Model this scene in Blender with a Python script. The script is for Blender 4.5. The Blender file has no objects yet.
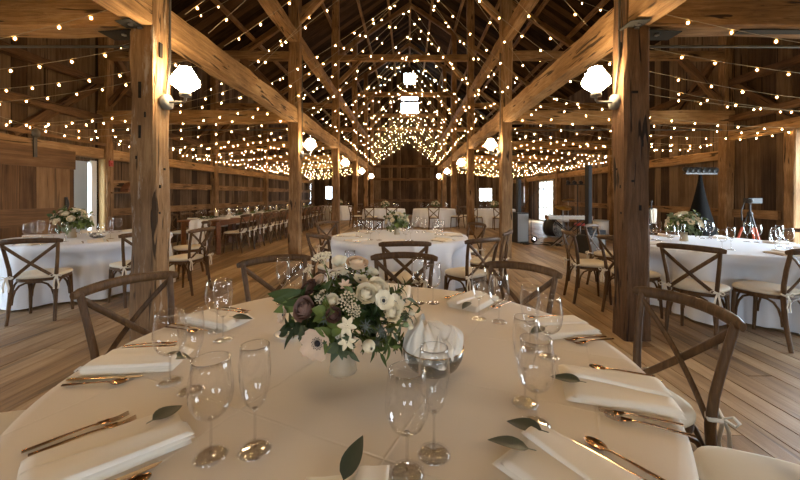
import bpy, math, random
from math import sin, cos, pi, radians, sqrt, atan2, hypot
from mathutils import Vector, Matrix, Euler
random.seed(7)
R_ = random.Random(11)
SC = bpy.context.scene
COL = SC.collection
EYE = 1.37; FPX = 355.0; PU, PV = 408.0, 195.0

def at(u, v, Y):
    """point of the hall at depth Y that shows at pixel (u, v)"""
    return Vector(((u-PU)*Y/FPX, Y, EYE-(v-PV)*Y/FPX))

# ------------------------------------------------------------------ mesh builder
class MB:
    def __init__(s):
        s.v = []; s.f = []; s.sm = []; s.tone = []; s.t = 0.5
    def add(s, vs, fs, smooth=True):
        b = len(s.v); s.v += [tuple(v) for v in vs]
        for f in fs:
            s.f.append([b+i for i in f]); s.sm.append(smooth); s.tone.append(s.t)
    def box(s, c, d, M=None, smooth=False):
        x, y, z = d[0]/2, d[1]/2, d[2]/2
        vs = [Vector(p) for p in ((-x,-y,-z),(x,-y,-z),(x,y,-z),(-x,y,-z),(-x,-y,z),(x,-y,z),(x,y,z),(-x,y,z))]
        if M is not None: vs = [M @ v for v in vs]
        c = Vector(c)
        s.add([v+c for v in vs], [(0,3,2,1),(4,5,6,7),(0,1,5,4),(1,2,6,5),(2,3,7,6),(3,0,4,7)], smooth)
    def tube(s, pts, rad, seg=8, up=None, caps=True, smooth=True):
        """rad: number, or per-point list of numbers or (a, b): a across the up hint, b along it"""
        pts = [Vector(p) for p in pts]; n = len(pts); rings = []; prev = None
        for i, p in enumerate(pts):
            t = (pts[min(i+1, n-1)] - pts[max(i-1, 0)])
            t = t.normalized() if t.length > 1e-9 else Vector((0,0,1))
            if prev is None:
                h = Vector(up) if up else (Vector((0,0,1)) if abs(t.z) < .9 else Vector((0,1,0)))
                prev = h
            if up: prev = Vector(up)
            b = (prev - t*prev.dot(t))
            if b.length < 1e-5: b = t.orthogonal()
            b.normalize(); a = t.cross(b); prev = b
            r = rad[i] if isinstance(rad, (list, tuple)) and not (len(rad) == 2 and n != 2 and not isinstance(rad[0], (list, tuple))) else rad
            if not isinstance(r, (tuple, list)): r = (r, r)
            rings.append([p + a*r[0]*cos(2*pi*k/seg) + b*r[1]*sin(2*pi*k/seg) for k in range(seg)])
        vs = [v for r in rings for v in r]; fs = []
        for i in range(n-1):
            for k in range(seg):
                k2 = (k+1) % seg
                fs.append((i*seg+k, i*seg+k2, (i+1)*seg+k2, (i+1)*seg+k))
        s.add(vs, fs, smooth)
        if caps:
            s.add(rings[0], [tuple(range(seg))[::-1]], smooth); s.add(rings[-1], [tuple(range(seg))], smooth)
    def lathe(s, prof, seg=20, c=(0,0,0), smooth=True, squash=None, close=False):
        c = Vector(c); vs = []; fs = []; n = len(prof)
        for (r, z) in prof:
            for k in range(seg):
                a = 2*pi*k/seg; rr = r
                if squash: rr = r*squash(a, z)
                vs.append(c + Vector((rr*cos(a), rr*sin(a), z)))
        for i in range(n-1):
            for k in range(seg):
                k2 = (k+1) % seg
                fs.append((i*seg+k, i*seg+k2, (i+1)*seg+k2, (i+1)*seg+k))
        if prof[0][0] > 1e-6 and not close: fs.append(tuple(range(seg))[::-1])
        if prof[-1][0] > 1e-6 and not close: fs.append(tuple((n-1)*seg+k for k in range(seg)))
        s.add(vs, fs, smooth)
    def ball(s, c, r, seg=10, rings=6, M=None, smooth=True):
        if not isinstance(r, (tuple, list)): r = (r, r, r)
        vs = []; fs = []; c = Vector(c)
        for i in range(rings+1):
            th = pi*i/rings
            for k in range(seg):
                a = 2*pi*k/seg
                v = Vector((r[0]*sin(th)*cos(a), r[1]*sin(th)*sin(a), -r[2]*cos(th)))
                if M is not None: v = M @ v
                vs.append(c+v)
        for i in range(rings):
            for k in range(seg):
                k2 = (k+1) % seg
                fs.append((i*seg+k, i*seg+k2, (i+1)*seg+k2, (i+1)*seg+k))
        s.add(vs, fs, smooth)
    def grid(s, fn, nu, nv, smooth=True, flip=False):
        vs = [Vector(fn(i/nu, j/nv)) for j in range(nv+1) for i in range(nu+1)]; fs = []
        for j in range(nv):
            for i in range(nu):
                a = j*(nu+1)+i
                q = (a, a+1, a+nu+2, a+nu+1)
                fs.append(q[::-1] if flip else q)
        s.add(vs, fs, smooth)
    def prism(s, poly, z0, z1, M=None, smooth=False):
        n = len(poly)
        vs = [Vector((p[0], p[1], z0)) for p in poly] + [Vector((p[0], p[1], z1)) for p in poly]
        if M is not None: vs = [M @ v for v in vs]
        fs = [tuple(range(n))[::-1], tuple(range(n, 2*n))] + [(i, (i+1) % n, n+(i+1) % n, n+i) for i in range(n)]
        s.add(vs, fs, smooth)
    def xf(s, M, start=0):
        for i in range(start, len(s.v)): s.v[i] = tuple(M @ Vector(s.v[i]))
    def mesh(s, name, mat):
        me = bpy.data.meshes.new(name)
        me.from_pydata(s.v, [], s.f)
        me.polygons.foreach_set('use_smooth', s.sm)
        if len(set(s.tone)) > 1:
            at_ = me.attributes.new('tone', 'FLOAT', 'FACE'); at_.data.foreach_set('value', s.tone)
        for m in (mat if isinstance(mat, (list, tuple)) else [mat]): me.materials.append(m)
        me.validate(); me.update()
        return me
    def build(s, name, mat, parent=None, loc=None, rz=None, M=None):
        o = bpy.data.objects.new(name, s.mesh(name, mat)); COL.objects.link(o)
        if parent is not None: o.parent = parent
        if loc is not None: o.location = loc
        if rz is not None: o.rotation_euler = (0, 0, rz)
        if M is not None: o.matrix_world = M
        return o

def tag(o, label=None, cat=None, group=None, kind=None):
    if label: o['label'] = label
    if cat: o['category'] = cat
    if group: o['group'] = group
    if kind: o['kind'] = kind
    return o
def thing(name, label, cat, loc=(0,0,0), rz=0.0, group=None):
    o = bpy.data.objects.new(name, None); COL.objects.link(o); o.empty_display_size = .1
    o.location = loc; o.rotation_euler = (0, 0, rz)
    return tag(o, label, cat, group)
def mobj(name, me, parent=None):
    o = bpy.data.objects.new(name, me); COL.objects.link(o)
    if parent is not None: o.parent = parent
    return o
def dup(root, loc, rz, label, group=None):
    r = root.copy(); COL.objects.link(r); r.location = loc; r.rotation_euler = (0, 0, rz)
    r['label'] = label
    if group: r['group'] = group
    for ch in list(root.children):
        c = ch.copy(); COL.objects.link(c); c.parent = r
        for g in list(ch.children):
            d = g.copy(); COL.objects.link(d); d.parent = c
    return r
def bez(p0, p1, p2, n=8):
    p0, p1, p2 = Vector(p0), Vector(p1), Vector(p2)
    return [p0*(1-t)**2 + p1*2*t*(1-t) + p2*t*t for t in (i/n for i in range(n+1))]

# ------------------------------------------------------------------ materials
def mat_new(name):
    m = bpy.data.materials.new(name); m.use_nodes = True
    nt = m.node_tree; nt.nodes.clear()
    return m, nt, nt.nodes, nt.links
def N(nt, typ, **kw):
    n = nt.nodes.new(typ)
    for k, v in kw.items():
        if k in n.inputs: n.inputs[k].default_value = v
        else: setattr(n, k, v)
    return n
def ramp(nt, stops):
    r = nt.nodes.new('ShaderNodeValToRGB'); e = r.color_ramp.elements
    while len(e) < len(stops): e.new(.5)
    for el, (p, c) in zip(e, stops):
        el.position = p; el.color = (c[0], c[1], c[2], 1)
    return r
def simple(name, col, rough=.6, metal=0.0, spec=.5, bump=0.0, bscale=60, sheen=0.0, var=0.0, vscale=8, trans=0.0):
    m, nt, nd, lk = mat_new(name)
    out = N(nt, 'ShaderNodeOutputMaterial'); b = N(nt, 'ShaderNodeBsdfPrincipled')
    b.inputs['Base Color'].default_value = (*col, 1); b.inputs['Roughness'].default_value = rough
    b.inputs['Metallic'].default_value = metal; b.inputs['Specular IOR Level'].default_value = spec
    if sheen: b.inputs['Sheen Weight'].default_value = sheen
    lk.new(b.outputs[0], out.inputs[0])
    tc = N(nt, 'ShaderNodeTexCoord')
    if var:
        no = N(nt, 'ShaderNodeTexNoise', Scale=vscale, Detail=4.0); lk.new(tc.outputs['Object'], no.inputs['Vector'])
        mx = N(nt, 'ShaderNodeMix', data_type='RGBA'); mx.inputs[6].default_value = (*[c*(1-var) for c in col], 1)
        mx.inputs[7].default_value = (*[min(1, c*(1+var)) for c in col], 1)
        lk.new(no.outputs[0], mx.inputs[0]); lk.new(mx.outputs[2], b.inputs['Base Color'])
    if bump:
        no = N(nt, 'ShaderNodeTexNoise', Scale=bscale, Detail=3.0); lk.new(tc.outputs['Object'], no.inputs['Vector'])
        bp = N(nt, 'ShaderNodeBump', Strength=bump, Distance=.01); lk.new(no.outputs[0], bp.inputs['Height'])
        lk.new(bp.outputs[0], b.inputs['Normal'])
    return m
def wood(name, cols, axis='X', rough=.75, fine=28.0, along=1.2, bump=.35, tone_amt=0.0, crack=.5, spec=.3, per_obj=True, rough_var=0.0, blotch=1.4):
    """cols: dark, mid, light. grain runs along the object's own axis; a 'tone' face attribute shifts single boards"""
    m, nt, nd, lk = mat_new(name)
    out = N(nt, 'ShaderNodeOutputMaterial'); b = N(nt, 'ShaderNodeBsdfPrincipled')
    b.inputs['Specular IOR Level'].default_value = spec
    tc = N(nt, 'ShaderNodeTexCoord'); vec = tc.outputs['Object']
    add = N(nt, 'ShaderNodeVectorMath', operation='ADD'); lk.new(vec, add.inputs[0])
    comb = N(nt, 'ShaderNodeCombineXYZ')
    if per_obj:
        oi = N(nt, 'ShaderNodeObjectInfo')
        mu = N(nt, 'ShaderNodeMath', operation='MULTIPLY'); mu.inputs[1].default_value = 37.0
        lk.new(oi.outputs['Random'], mu.inputs[0])
        for i in range(3): lk.new(mu.outputs[0], comb.inputs[i])
    att = None
    if tone_amt:
        att = N(nt, 'ShaderNodeAttribute', attribute_name='tone')
        mu2 = N(nt, 'ShaderNodeMath', operation='MULTIPLY'); mu2.inputs[1].default_value = 53.0
        lk.new(att.outputs['Fac'], mu2.inputs[0])
        for i in range(3): lk.new(mu2.outputs[0], comb.inputs[i])
    lk.new(comb.outputs[0], add.inputs[1]); vec = add.outputs[0]
    sc = {'X': (along, fine, fine), 'Y': (fine, along, fine), 'Z': (fine, fine, along)}[axis]
    mp = N(nt, 'ShaderNodeMapping'); mp.inputs['Scale'].default_value = sc; lk.new(vec, mp.inputs['Vector'])
    n1 = N(nt, 'ShaderNodeTexNoise', Scale=1.0, Detail=8.0, Roughness=.74, Distortion=.5); lk.new(mp.outputs[0], n1.inputs['Vector'])
    n2 = N(nt, 'ShaderNodeTexNoise', Scale=blotch, Detail=3.0); lk.new(vec, n2.inputs['Vector'])
    mixf = N(nt, 'ShaderNodeMath', operation='MULTIPLY_ADD'); mixf.inputs[1].default_value = .62
    lk.new(n1.outputs[0], mixf.inputs[0])
    m2 = N(nt, 'ShaderNodeMath', operation='MULTIPLY'); m2.inputs[1].default_value = .42; lk.new(n2.outputs[0], m2.inputs[0]); lk.new(m2.outputs[0], mixf.inputs[2])
    fac = mixf.outputs[0]
    if tone_amt:
        ma = N(nt, 'ShaderNodeMath', operation='MULTIPLY_ADD'); ma.inputs[1].default_value = tone_amt
        lk.new(att.outputs['Fac'], ma.inputs[0])
        sb = N(nt, 'ShaderNodeMath', operation='SUBTRACT'); sb.inputs[1].default_value = tone_amt*.5; lk.new(fac, sb.inputs[0]); lk.new(sb.outputs[0], ma.inputs[2])
        fac = ma.outputs[0]
    rp = ramp(nt, [(.30, cols[0]), (.52, cols[1]), (.74, cols[2])]); lk.new(fac, rp.inputs[0])
    col = rp.outputs[0]; height = n1.outputs[0]
    if crack:
        mp2 = N(nt, 'ShaderNodeMapping'); s2 = [x*.55 for x in sc]; mp2.inputs['Scale'].default_value = s2; lk.new(vec, mp2.inputs['Vector'])
        n3 = N(nt, 'ShaderNodeTexNoise', Scale=1.0, Detail=2.0, Distortion=.8); lk.new(mp2.outputs[0], n3.inputs['Vector'])
        r3 = ramp(nt, [(.0, (1,1,1)), (.325, (1,1,1)), (.365, (0,0,0))]); lk.new(n3.outputs[0], r3.inputs[0])
        mx = N(nt, 'ShaderNodeMix', data_type='RGBA'); mx.inputs[7].default_value = (*[c*.35 for c in cols[0]], 1)
        mc = N(nt, 'ShaderNodeMath', operation='MULTIPLY'); mc.inputs[1].default_value = crack; lk.new(r3.outputs[0], mc.inputs[0])
        lk.new(mc.outputs[0], mx.inputs[0]); lk.new(col, mx.inputs[6]); col = mx.outputs[2]
        hs = N(nt, 'ShaderNodeMath', operation='SUBTRACT'); lk.new(height, hs.inputs[0]); lk.new(mc.outputs[0], hs.inputs[1]); height = hs.outputs[0]
    lk.new(col, b.inputs['Base Color'])
    if rough_var:
        rr = N(nt, 'ShaderNodeMapRange'); rr.inputs['To Min'].default_value = rough-rough_var; rr.inputs['To Max'].default_value = rough+rough_var
        lk.new(n2.outputs[0], rr.inputs[0]); lk.new(rr.outputs[0], b.inputs['Roughness'])
    else: b.inputs['Roughness'].default_value = rough
    bp = N(nt, 'ShaderNodeBump', Strength=bump, Distance=.012); lk.new(height, bp.inputs['Height']); lk.new(bp.outputs[0], b.inputs['Normal'])
    lk.new(b.outputs[0], out.inputs[0])
    return m
def emit(name, col, st):
    m, nt, nd, lk = mat_new(name)
    out = N(nt, 'ShaderNodeOutputMaterial'); e = N(nt, 'ShaderNodeEmission', Strength=st); e.inputs[0].default_value = (*col, 1)
    lk.new(e.outputs[0], out.inputs[0]); return m
def glass(name, tint=(1,1,1), base=.03, edge=.55, gloss=.02):
    """thin clear glass: passes light straight on, reflects more at grazing angles"""
    m, nt, nd, lk = mat_new(name)
    out = N(nt, 'ShaderNodeOutputMaterial')
    t = N(nt, 'ShaderNodeBsdfTransparent'); t.inputs[0].default_value = (*tint, 1)
    g = N(nt, 'ShaderNodeBsdfGlossy', Roughness=gloss); g.inputs[0].default_value = (1, 1, 1, 1)
    lw = N(nt, 'ShaderNodeLayerWeight', Blend=.5); fr = N(nt, 'ShaderNodeMath', operation='POWER'); fr.inputs[1].default_value = 3.0; lk.new(lw.outputs['Facing'], fr.inputs[0])
    mr = N(nt, 'ShaderNodeMapRange')
    mr.inputs['To Min'].default_value = base; mr.inputs['To Max'].default_value = edge
    lk.new(fr.outputs[0], mr.inputs[0])
    mx = N(nt, 'ShaderNodeMixShader'); lk.new(mr.outputs[0], mx.inputs[0]); lk.new(t.outputs[0], mx.inputs[1]); lk.new(g.outputs[0], mx.inputs[2])
    lk.new(mx.outputs[0], out.inputs[0]); return m
def solid_glass(name, col=(1,1,1), rough=0.0, ior=1.45):
    m, nt, nd, lk = mat_new(name)
    out = N(nt, 'ShaderNodeOutputMaterial'); g = N(nt, 'ShaderNodeBsdfGlass', IOR=ior, Roughness=rough); g.inputs[0].default_value = (*col, 1)
    lk.new(g.outputs[0], out.inputs[0]); return m

M = {}
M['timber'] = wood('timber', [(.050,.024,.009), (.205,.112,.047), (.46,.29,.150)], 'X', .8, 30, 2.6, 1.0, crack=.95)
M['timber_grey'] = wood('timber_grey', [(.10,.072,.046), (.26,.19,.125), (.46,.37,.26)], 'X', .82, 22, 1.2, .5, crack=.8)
def worn_patch(m, lo=.56, hi=.64, col=(.48,.43,.36)):
    nt = m.node_tree; lk = nt.links; b = next(n for n in nt.nodes if n.type == 'BSDF_PRINCIPLED'); src = b.inputs['Base Color'].links[0].from_socket
    tc = N(nt, 'ShaderNodeTexCoord'); mp = N(nt, 'ShaderNodeMapping'); mp.inputs['Scale'].default_value = (1.6, 9, 9); lk.new(tc.outputs['Object'], mp.inputs['Vector'])
    n = N(nt, 'ShaderNodeTexNoise', Scale=1.0, Detail=7.0, Roughness=.7); lk.new(mp.outputs[0], n.inputs['Vector'])
    r = ramp(nt, [(lo, (0,0,0)), (hi, (.85,.85,.85))]); lk.new(n.outputs[0], r.inputs[0])
    mx = N(nt, 'ShaderNodeMix', data_type='RGBA'); mx.inputs[7].default_value = (*col, 1); lk.new(r.outputs[0], mx.inputs[0]); lk.new(src, mx.inputs[6]); lk.new(mx.outputs[2], b.inputs['Base Color'])
    return m
M['timber_worn'] = worn_patch(wood('timber_worn', [(.078,.041,.018), (.255,.148,.070), (.47,.31,.165)], 'X', .78, 32, 2.6, .9, crack=.9))
M['timber_pale_lamplit'] = wood('timber_pale_lamplit', [(.080,.039,.014), (.30,.172,.074), (.56,.37,.195)], 'X', .78, 30, 2.6, 1.0, crack=.9)  # paler timber; lamplight on the tie beams is put into its colour
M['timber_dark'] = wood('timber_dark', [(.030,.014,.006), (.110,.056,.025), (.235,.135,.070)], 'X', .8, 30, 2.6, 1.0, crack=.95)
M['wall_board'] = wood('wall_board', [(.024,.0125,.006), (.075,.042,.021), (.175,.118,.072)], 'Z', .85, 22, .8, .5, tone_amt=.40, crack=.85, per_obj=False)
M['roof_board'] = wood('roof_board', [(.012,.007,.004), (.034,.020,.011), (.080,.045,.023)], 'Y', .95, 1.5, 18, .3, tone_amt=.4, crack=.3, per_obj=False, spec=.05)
M['floor_board'] = wood('floor_board', [(.095,.054,.024), (.320,.205,.105), (.56,.41,.25)], 'Y', .46, 17, .9, .25, tone_amt=.22, crack=.45, per_obj=False, spec=.35, rough_var=.14, blotch=1.1)
M['chair_wood'] = wood('chair_wood', [(.028,.0135,.006), (.092,.048,.020), (.205,.118,.055)], 'Z', .48, 40, 6, .15, crack=.3, spec=.25)
M['farm_wood'] = wood('farm_wood', [(.080,.028,.010), (.20,.078,.028), (.34,.150,.060)], 'Y', .5, 24, 1.4, .15, crack=.3)
M['door_board'] = wood('door_board', [(.058,.028,.012), (.165,.085,.036), (.30,.175,.082)], 'Z', .78, 20, .9, .4, tone_amt=.3, crack=.5, per_obj=False)
M['door_rail'] = wood('door_rail', [(.060,.030,.013), (.17,.090,.040), (.31,.185,.090)], 'Y', .78, 20, .9, .4, crack=.5)
M['pale_post'] = wood('pale_post', [(.22,.13,.05), (.40,.26,.11), (.52,.36,.18)], 'X', .7, 24, 1.2, .2, crack=.3)
M['cloth'] = simple('cloth', (.755,.675,.57), .85, spec=.2, bump=.10, bscale=7, sheen=.1)
M['cloth_white'] = simple('cloth_white', (.74,.77,.83), .85, spec=.2, bump=.10, bscale=7, sheen=.1)  # bluish tint puts cool daylight into the white of these cloths
M['napkin'] = simple('napkin', (.85,.785,.68), .8, spec=.25, bump=.08, bscale=12, sheen=.15)
def creases(m, bw=.46, rh=.40):
    nt = m.node_tree; lk = nt.links; bp = next(n for n in nt.nodes if n.type == 'BUMP'); tc = N(nt, 'ShaderNodeTexCoord')
    br = N(nt, 'ShaderNodeTexBrick', Scale=1.0); br.offset = 0.0; br.inputs['Mortar Size'].default_value = .006; br.inputs['Mortar Smooth'].default_value = 1.0; br.inputs['Brick Width'].default_value = bw; br.inputs['Row Height'].default_value = rh
    mp = N(nt, 'ShaderNodeMapping'); mp.inputs['Rotation'].default_value = (0, 0, .42); mp.inputs['Location'].default_value = (.13,.07,0); lk.new(tc.outputs['Object'], mp.inputs[0]); lk.new(mp.outputs[0], br.inputs['Vector'])
    b2 = N(nt, 'ShaderNodeBump', Strength=.22, Distance=.010); lk.new(br.outputs['Fac'], b2.inputs['Height']); lk.new(bp.outputs[0], b2.inputs['Normal'])
    b = next(n for n in nt.nodes if n.type == 'BSDF_PRINCIPLED'); lk.new(b2.outputs[0], b.inputs['Normal'])
creases(M['cloth'])
M['napkin_white'] = simple('napkin_white', (.83,.82,.80), .8, spec=.25, sheen=.15)
M['cushion'] = simple('cushion', (.72,.65,.53), .9, spec=.2, bump=.15, bscale=9)
M['tie'] = simple('tie', (.76,.71,.62), .9, spec=.2)
M['glass'] = glass('glass', (1,1,1), .022, .9)
M['stem_glass'] = solid_glass('stem_glass')
M['bowl_glass'] = glass('bowl_glass', (.72,.72,.71), .08, .5, .22)
M['gold'] = simple('gold', (.80,.56,.30), .22, metal=1.0)
M['bronze'] = simple('bronze', (.50,.33,.20), .24, metal=1.0, var=.25, vscale=60)
M['leaf'] = simple('leaf', (.052,.078,.019), .6, spec=.25, var=.35, vscale=14)
M['leaf_mid'] = simple('leaf_mid', (.115,.150,.036), .6, spec=.25, var=.3, vscale=14)
M['leaf_pale'] = simple('leaf_pale', (.19,.23,.115), .6, spec=.3, var=.3, vscale=20)
M['leaf_grey'] = simple('leaf_grey', (.075,.095,.048), .6, spec=.25, var=.3, vscale=25)
M['euc'] = simple('euc', (.052,.062,.040), .42, spec=.45, var=.3, vscale=18)
M['white_petal'] = simple('white_petal', (.82,.72,.52), .7, spec=.2, var=.12, vscale=30)
M['cream_petal'] = simple('cream_petal', (.72,.62,.44), .7, spec=.2, var=.1, vscale=30)
M['blush_petal'] = simple('blush_petal', (.68,.51,.37), .7, spec=.2, var=.15, vscale=30)
M['peach_petal'] = simple('peach_petal', (.78,.58,.38), .7, spec=.2, var=.12, vscale=30)
M['mauve_petal'] = simple('mauve_petal', (.23,.135,.105), .7, spec=.2, var=.25, vscale=30)
M['plum_petal'] = simple('plum_petal', (.12,.062,.045), .7, spec=.2, var=.25, vscale=30)
M['anemone_eye'] = simple('anemone_eye', (.012,.010,.014), .6)
M['thistle'] = simple('thistle', (.12,.135,.11), .7, var=.3, vscale=40)
M['vase'] = simple('vase', (.45,.36,.245), .5, spec=.4, bump=.05, bscale=30)
M['plate'] = simple('plate', (.80,.78,.74), .2, spec=.5)
M['butter'] = simple('butter', (.84,.72,.44), .5, spec=.4)
M['bulb'] = emit('bulb', (1.0,.57,.19), 175.0)
M['lamp'] = emit('lamp', (1.0,.71,.39), 118.0)
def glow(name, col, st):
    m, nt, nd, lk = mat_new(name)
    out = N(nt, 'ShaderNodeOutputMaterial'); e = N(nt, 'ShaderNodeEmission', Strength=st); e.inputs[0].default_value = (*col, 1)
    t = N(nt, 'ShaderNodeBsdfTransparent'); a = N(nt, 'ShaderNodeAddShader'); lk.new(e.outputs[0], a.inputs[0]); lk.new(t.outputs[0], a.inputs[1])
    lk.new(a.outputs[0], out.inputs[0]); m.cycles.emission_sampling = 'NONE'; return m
M['bulb_glow'] = glow('bulb_glow', (1.0,.42,.09), .42)  # faint emissive shell, a halo put round each bulb core
M['flame'] = emit('flame', (1.0,.62,.25), 25.0)
M['black_cable'] = simple('black_cable', (.012,.011,.010), .6)
M['light_cable'] = simple('light_cable', (.30,.24,.16), .6)
M['black'] = simple('black', (.016,.016,.017), .5, spec=.4)
M['black_cloth'] = simple('black_cloth', (.008,.008,.008), .95, spec=.1)
M['steel'] = simple('steel', (.42,.42,.42), .38, metal=1.0)
M['grey_paint'] = simple('grey_paint', (.17,.165,.155), .5, var=.1)
M['iron'] = simple('iron', (.075,.070,.066), .5, metal=.6, var=.3)
M['bracket'] = simple('bracket', (.018,.017,.016), .75, spec=.2, var=.2)
M['grille'] = simple('grille', (.30,.29,.27), .45, metal=.5)
M['white_paint'] = simple('white_paint', (.78,.78,.76), .6, bump=.05)
M['plaster'] = simple('plaster', (.60,.61,.585), .85, var=.08, vscale=3)
M['joint_red'] = simple('joint_red', (.40,.07,.03), .5)
M['red'] = simple('red', (.34,.03,.02), .45)
M['rust_wood'] = wood('rust_wood', [(.09,.035,.014), (.19,.075,.032), (.28,.125,.055)], 'X', .8, 20, 4, .3)
M['wax'] = simple('wax', (.82,.74,.58), .5, spec=.3)
M['mortise'] = simple('mortise', (.008,.006,.004), .9)
M['copper'] = simple('copper', (.62,.42,.22), .3, metal=1.0)
M['ground'] = simple('ground', (.24,.24,.19), .95, var=.3, vscale=.7)
M['drum_shell'] = simple('drum_shell', (.60,.56,.50), .3, spec=.5, var=.1)
M['cymbal'] = simple('cymbal', (.62,.44,.18), .28, metal=1.0)
WORLD, EXPO = 31, -0.30
# ------------------------------------------------------------------ the barn
XL, XR, YB, YF = -6.75, 7.1, -6.2, 24.6        # side walls, end wall behind, far gable wall
EAVE, RIDGE, XC = 5.7, 10.45, .10
PL, PR = -2.48, 2.145                          # the two rows of posts
FR = [3.42 + 4.38*k for k in range(5)]         # depth of the five frames
def roof_z(x): return RIDGE - (RIDGE-EAVE)*abs(x-XC)/((XC-XL) if x < XC else (XR-XC))

# floor: planks along the hall over a dark underfloor
fb = MB(); rr = random.Random(3); x = XL-.1
while x < XR+.1:
    w = rr.choice((.15,.17,.19,.21)); y = YB - rr.random()*2
    while y < YF:
        L = rr.uniform(3.0, 5.2); fb.t = rr.random()
        fb.box((x+w/2, y+L/2, -.02 + rr.uniform(-.0015,.0015)), (w-.008, L-.005, .04)); y += L
    x += w
tag(fb.build('floor', M['floor_board']), 'worn brown plank floor running the length of the barn', 'floor', kind='structure')
ub = MB(); ub.box(((XL+XR)/2, (YB+YF)/2, -.08), (XR-XL+.6, YF-YB+.6, .07))
tag(ub.build('floor_base', M['mortise']), 'dark underfloor in the gaps between the floor planks', 'floor', kind='structure')
gb = MB(); gb.box((0, 10, -.32), (120, 120, .3)); tag(gb.build('ground_outside', M['ground']), 'open ground outside the barn doors', 'ground', kind='structure')

def board_wall(name, label, axis, pos, a0, a1, top, holes=(), thick=.03, outward=1, seed=1, mat='wall_board', wr=(.2,.34)):
    """vertical boards; axis 'y': wall in a plane x=pos running along y; 'x': plane y=pos. holes: (a0,a1,z0,z1)"""
    mb = MB(); r = random.Random(seed); a = a0
    cuts = sorted({h[0] for h in holes} | {h[1] for h in holes})
    while a < a1-1e-6:
        w = r.uniform(*wr); e = min(a+w, a1)
        for c in cuts:
            if a+1e-6 < c < e: e = c; break
        t0 = r.random(); jit = r.uniform(-.006,.006)
        mid = (a+e)/2; z1 = top(mid) if callable(top) else top
        spans = [(0.0, z1)]
        for h in holes:
            if h[0] < mid < h[1]:
                spans = [q for s_ in spans for q in ((s_[0], min(s_[1], h[2])), (max(s_[0], h[3]), s_[1])) if q[1]-q[0] > .005]
        for (b0, b1) in spans:
            mb.t = t0; d = pos + jit + outward*thick/2; g = .004
            if axis == 'y': mb.box((d, mid, (b0+b1)/2), (thick, e-a-g, b1-b0))
            else: mb.box((mid, d, (b0+b1)/2), (e-a-g, thick, b1-b0))
        a = e
    # weather skin behind the gaps
    mb.t = .1
    pts = sorted({a0, a1} | set(cuts))
    for p, q in zip(pts, pts[1:]):
        m_ = (p+q)/2
        nsub = 1 if not callable(top) else 24
        for k in range(nsub):
            u0 = p+(q-p)*k/nsub; u1 = p+(q-p)*(k+1)/nsub; mm = (u0+u1)/2
            z1 = (min(top(u0), top(u1)) if callable(top) else top)
            spans = [(0.0, z1)]
            for h in holes:
                if h[0] < m_ < h[1]:
                    spans = [s2 for s_ in spans for s2 in ((s_[0], min(s_[1], h[2])), (max(s_[0], h[3]), s_[1])) if s2[1]-s2[0] > .005]
            for (b0, b1) in spans:
                d = pos + outward*(thick+.025)
                if axis == 'y': mb.box((d, mm, (b0+b1)/2), (.02, u1-u0, b1-b0))
                else: mb.box((mm, d, (b0+b1)/2), (u1-u0, .02, b1-b0))
    return tag(mb.build(name, M[mat]), label, 'wall', kind='structure')

DOOR_L = (7.02, 7.66, 0, 2.08)                 # doorway left open by the sliding door
DOOR_L2 = (2.7, 3.7, 0, 2.45)                  # unseen left doorway, added to let in cool daylight
DOOR_R = (2.4, 6.34, 0, 2.55)                  # wide daylight doorway
GLZ_R = (17.3, 19.2, 0, 2.12); WIN_R = (20.9, 21.7, .9, 1.9)
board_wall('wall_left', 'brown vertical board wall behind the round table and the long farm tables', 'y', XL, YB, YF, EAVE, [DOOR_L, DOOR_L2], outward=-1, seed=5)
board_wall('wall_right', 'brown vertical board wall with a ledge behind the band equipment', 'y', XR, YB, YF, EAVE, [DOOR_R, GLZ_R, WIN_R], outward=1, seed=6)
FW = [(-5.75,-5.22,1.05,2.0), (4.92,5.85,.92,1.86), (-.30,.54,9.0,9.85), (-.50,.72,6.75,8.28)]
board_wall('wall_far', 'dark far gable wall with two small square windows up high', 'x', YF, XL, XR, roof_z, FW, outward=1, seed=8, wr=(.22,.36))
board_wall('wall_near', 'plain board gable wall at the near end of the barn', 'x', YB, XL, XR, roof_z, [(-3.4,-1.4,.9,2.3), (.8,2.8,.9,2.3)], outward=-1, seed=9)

# roof: boards run from eave to ridge, laid side by side along the hall
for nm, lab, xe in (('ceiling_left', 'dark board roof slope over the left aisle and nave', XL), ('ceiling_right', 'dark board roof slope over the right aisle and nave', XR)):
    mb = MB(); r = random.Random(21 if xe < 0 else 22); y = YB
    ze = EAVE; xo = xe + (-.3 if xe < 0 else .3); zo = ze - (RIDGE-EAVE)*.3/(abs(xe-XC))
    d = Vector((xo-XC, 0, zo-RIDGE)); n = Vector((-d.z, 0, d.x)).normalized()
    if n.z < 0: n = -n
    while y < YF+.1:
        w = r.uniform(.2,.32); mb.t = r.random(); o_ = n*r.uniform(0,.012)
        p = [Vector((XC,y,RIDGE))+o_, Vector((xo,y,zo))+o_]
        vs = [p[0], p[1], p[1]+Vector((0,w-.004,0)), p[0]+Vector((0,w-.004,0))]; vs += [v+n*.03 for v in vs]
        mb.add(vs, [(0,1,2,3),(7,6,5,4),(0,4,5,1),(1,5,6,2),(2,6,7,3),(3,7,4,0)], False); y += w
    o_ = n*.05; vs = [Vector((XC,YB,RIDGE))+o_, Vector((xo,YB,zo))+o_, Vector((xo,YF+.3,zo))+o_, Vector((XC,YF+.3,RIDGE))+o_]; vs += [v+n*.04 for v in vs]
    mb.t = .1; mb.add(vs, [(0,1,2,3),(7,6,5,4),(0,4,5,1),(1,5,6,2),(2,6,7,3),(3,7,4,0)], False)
    tag(mb.build(nm, M['roof_board']), lab, 'ceiling', kind='structure')

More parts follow.
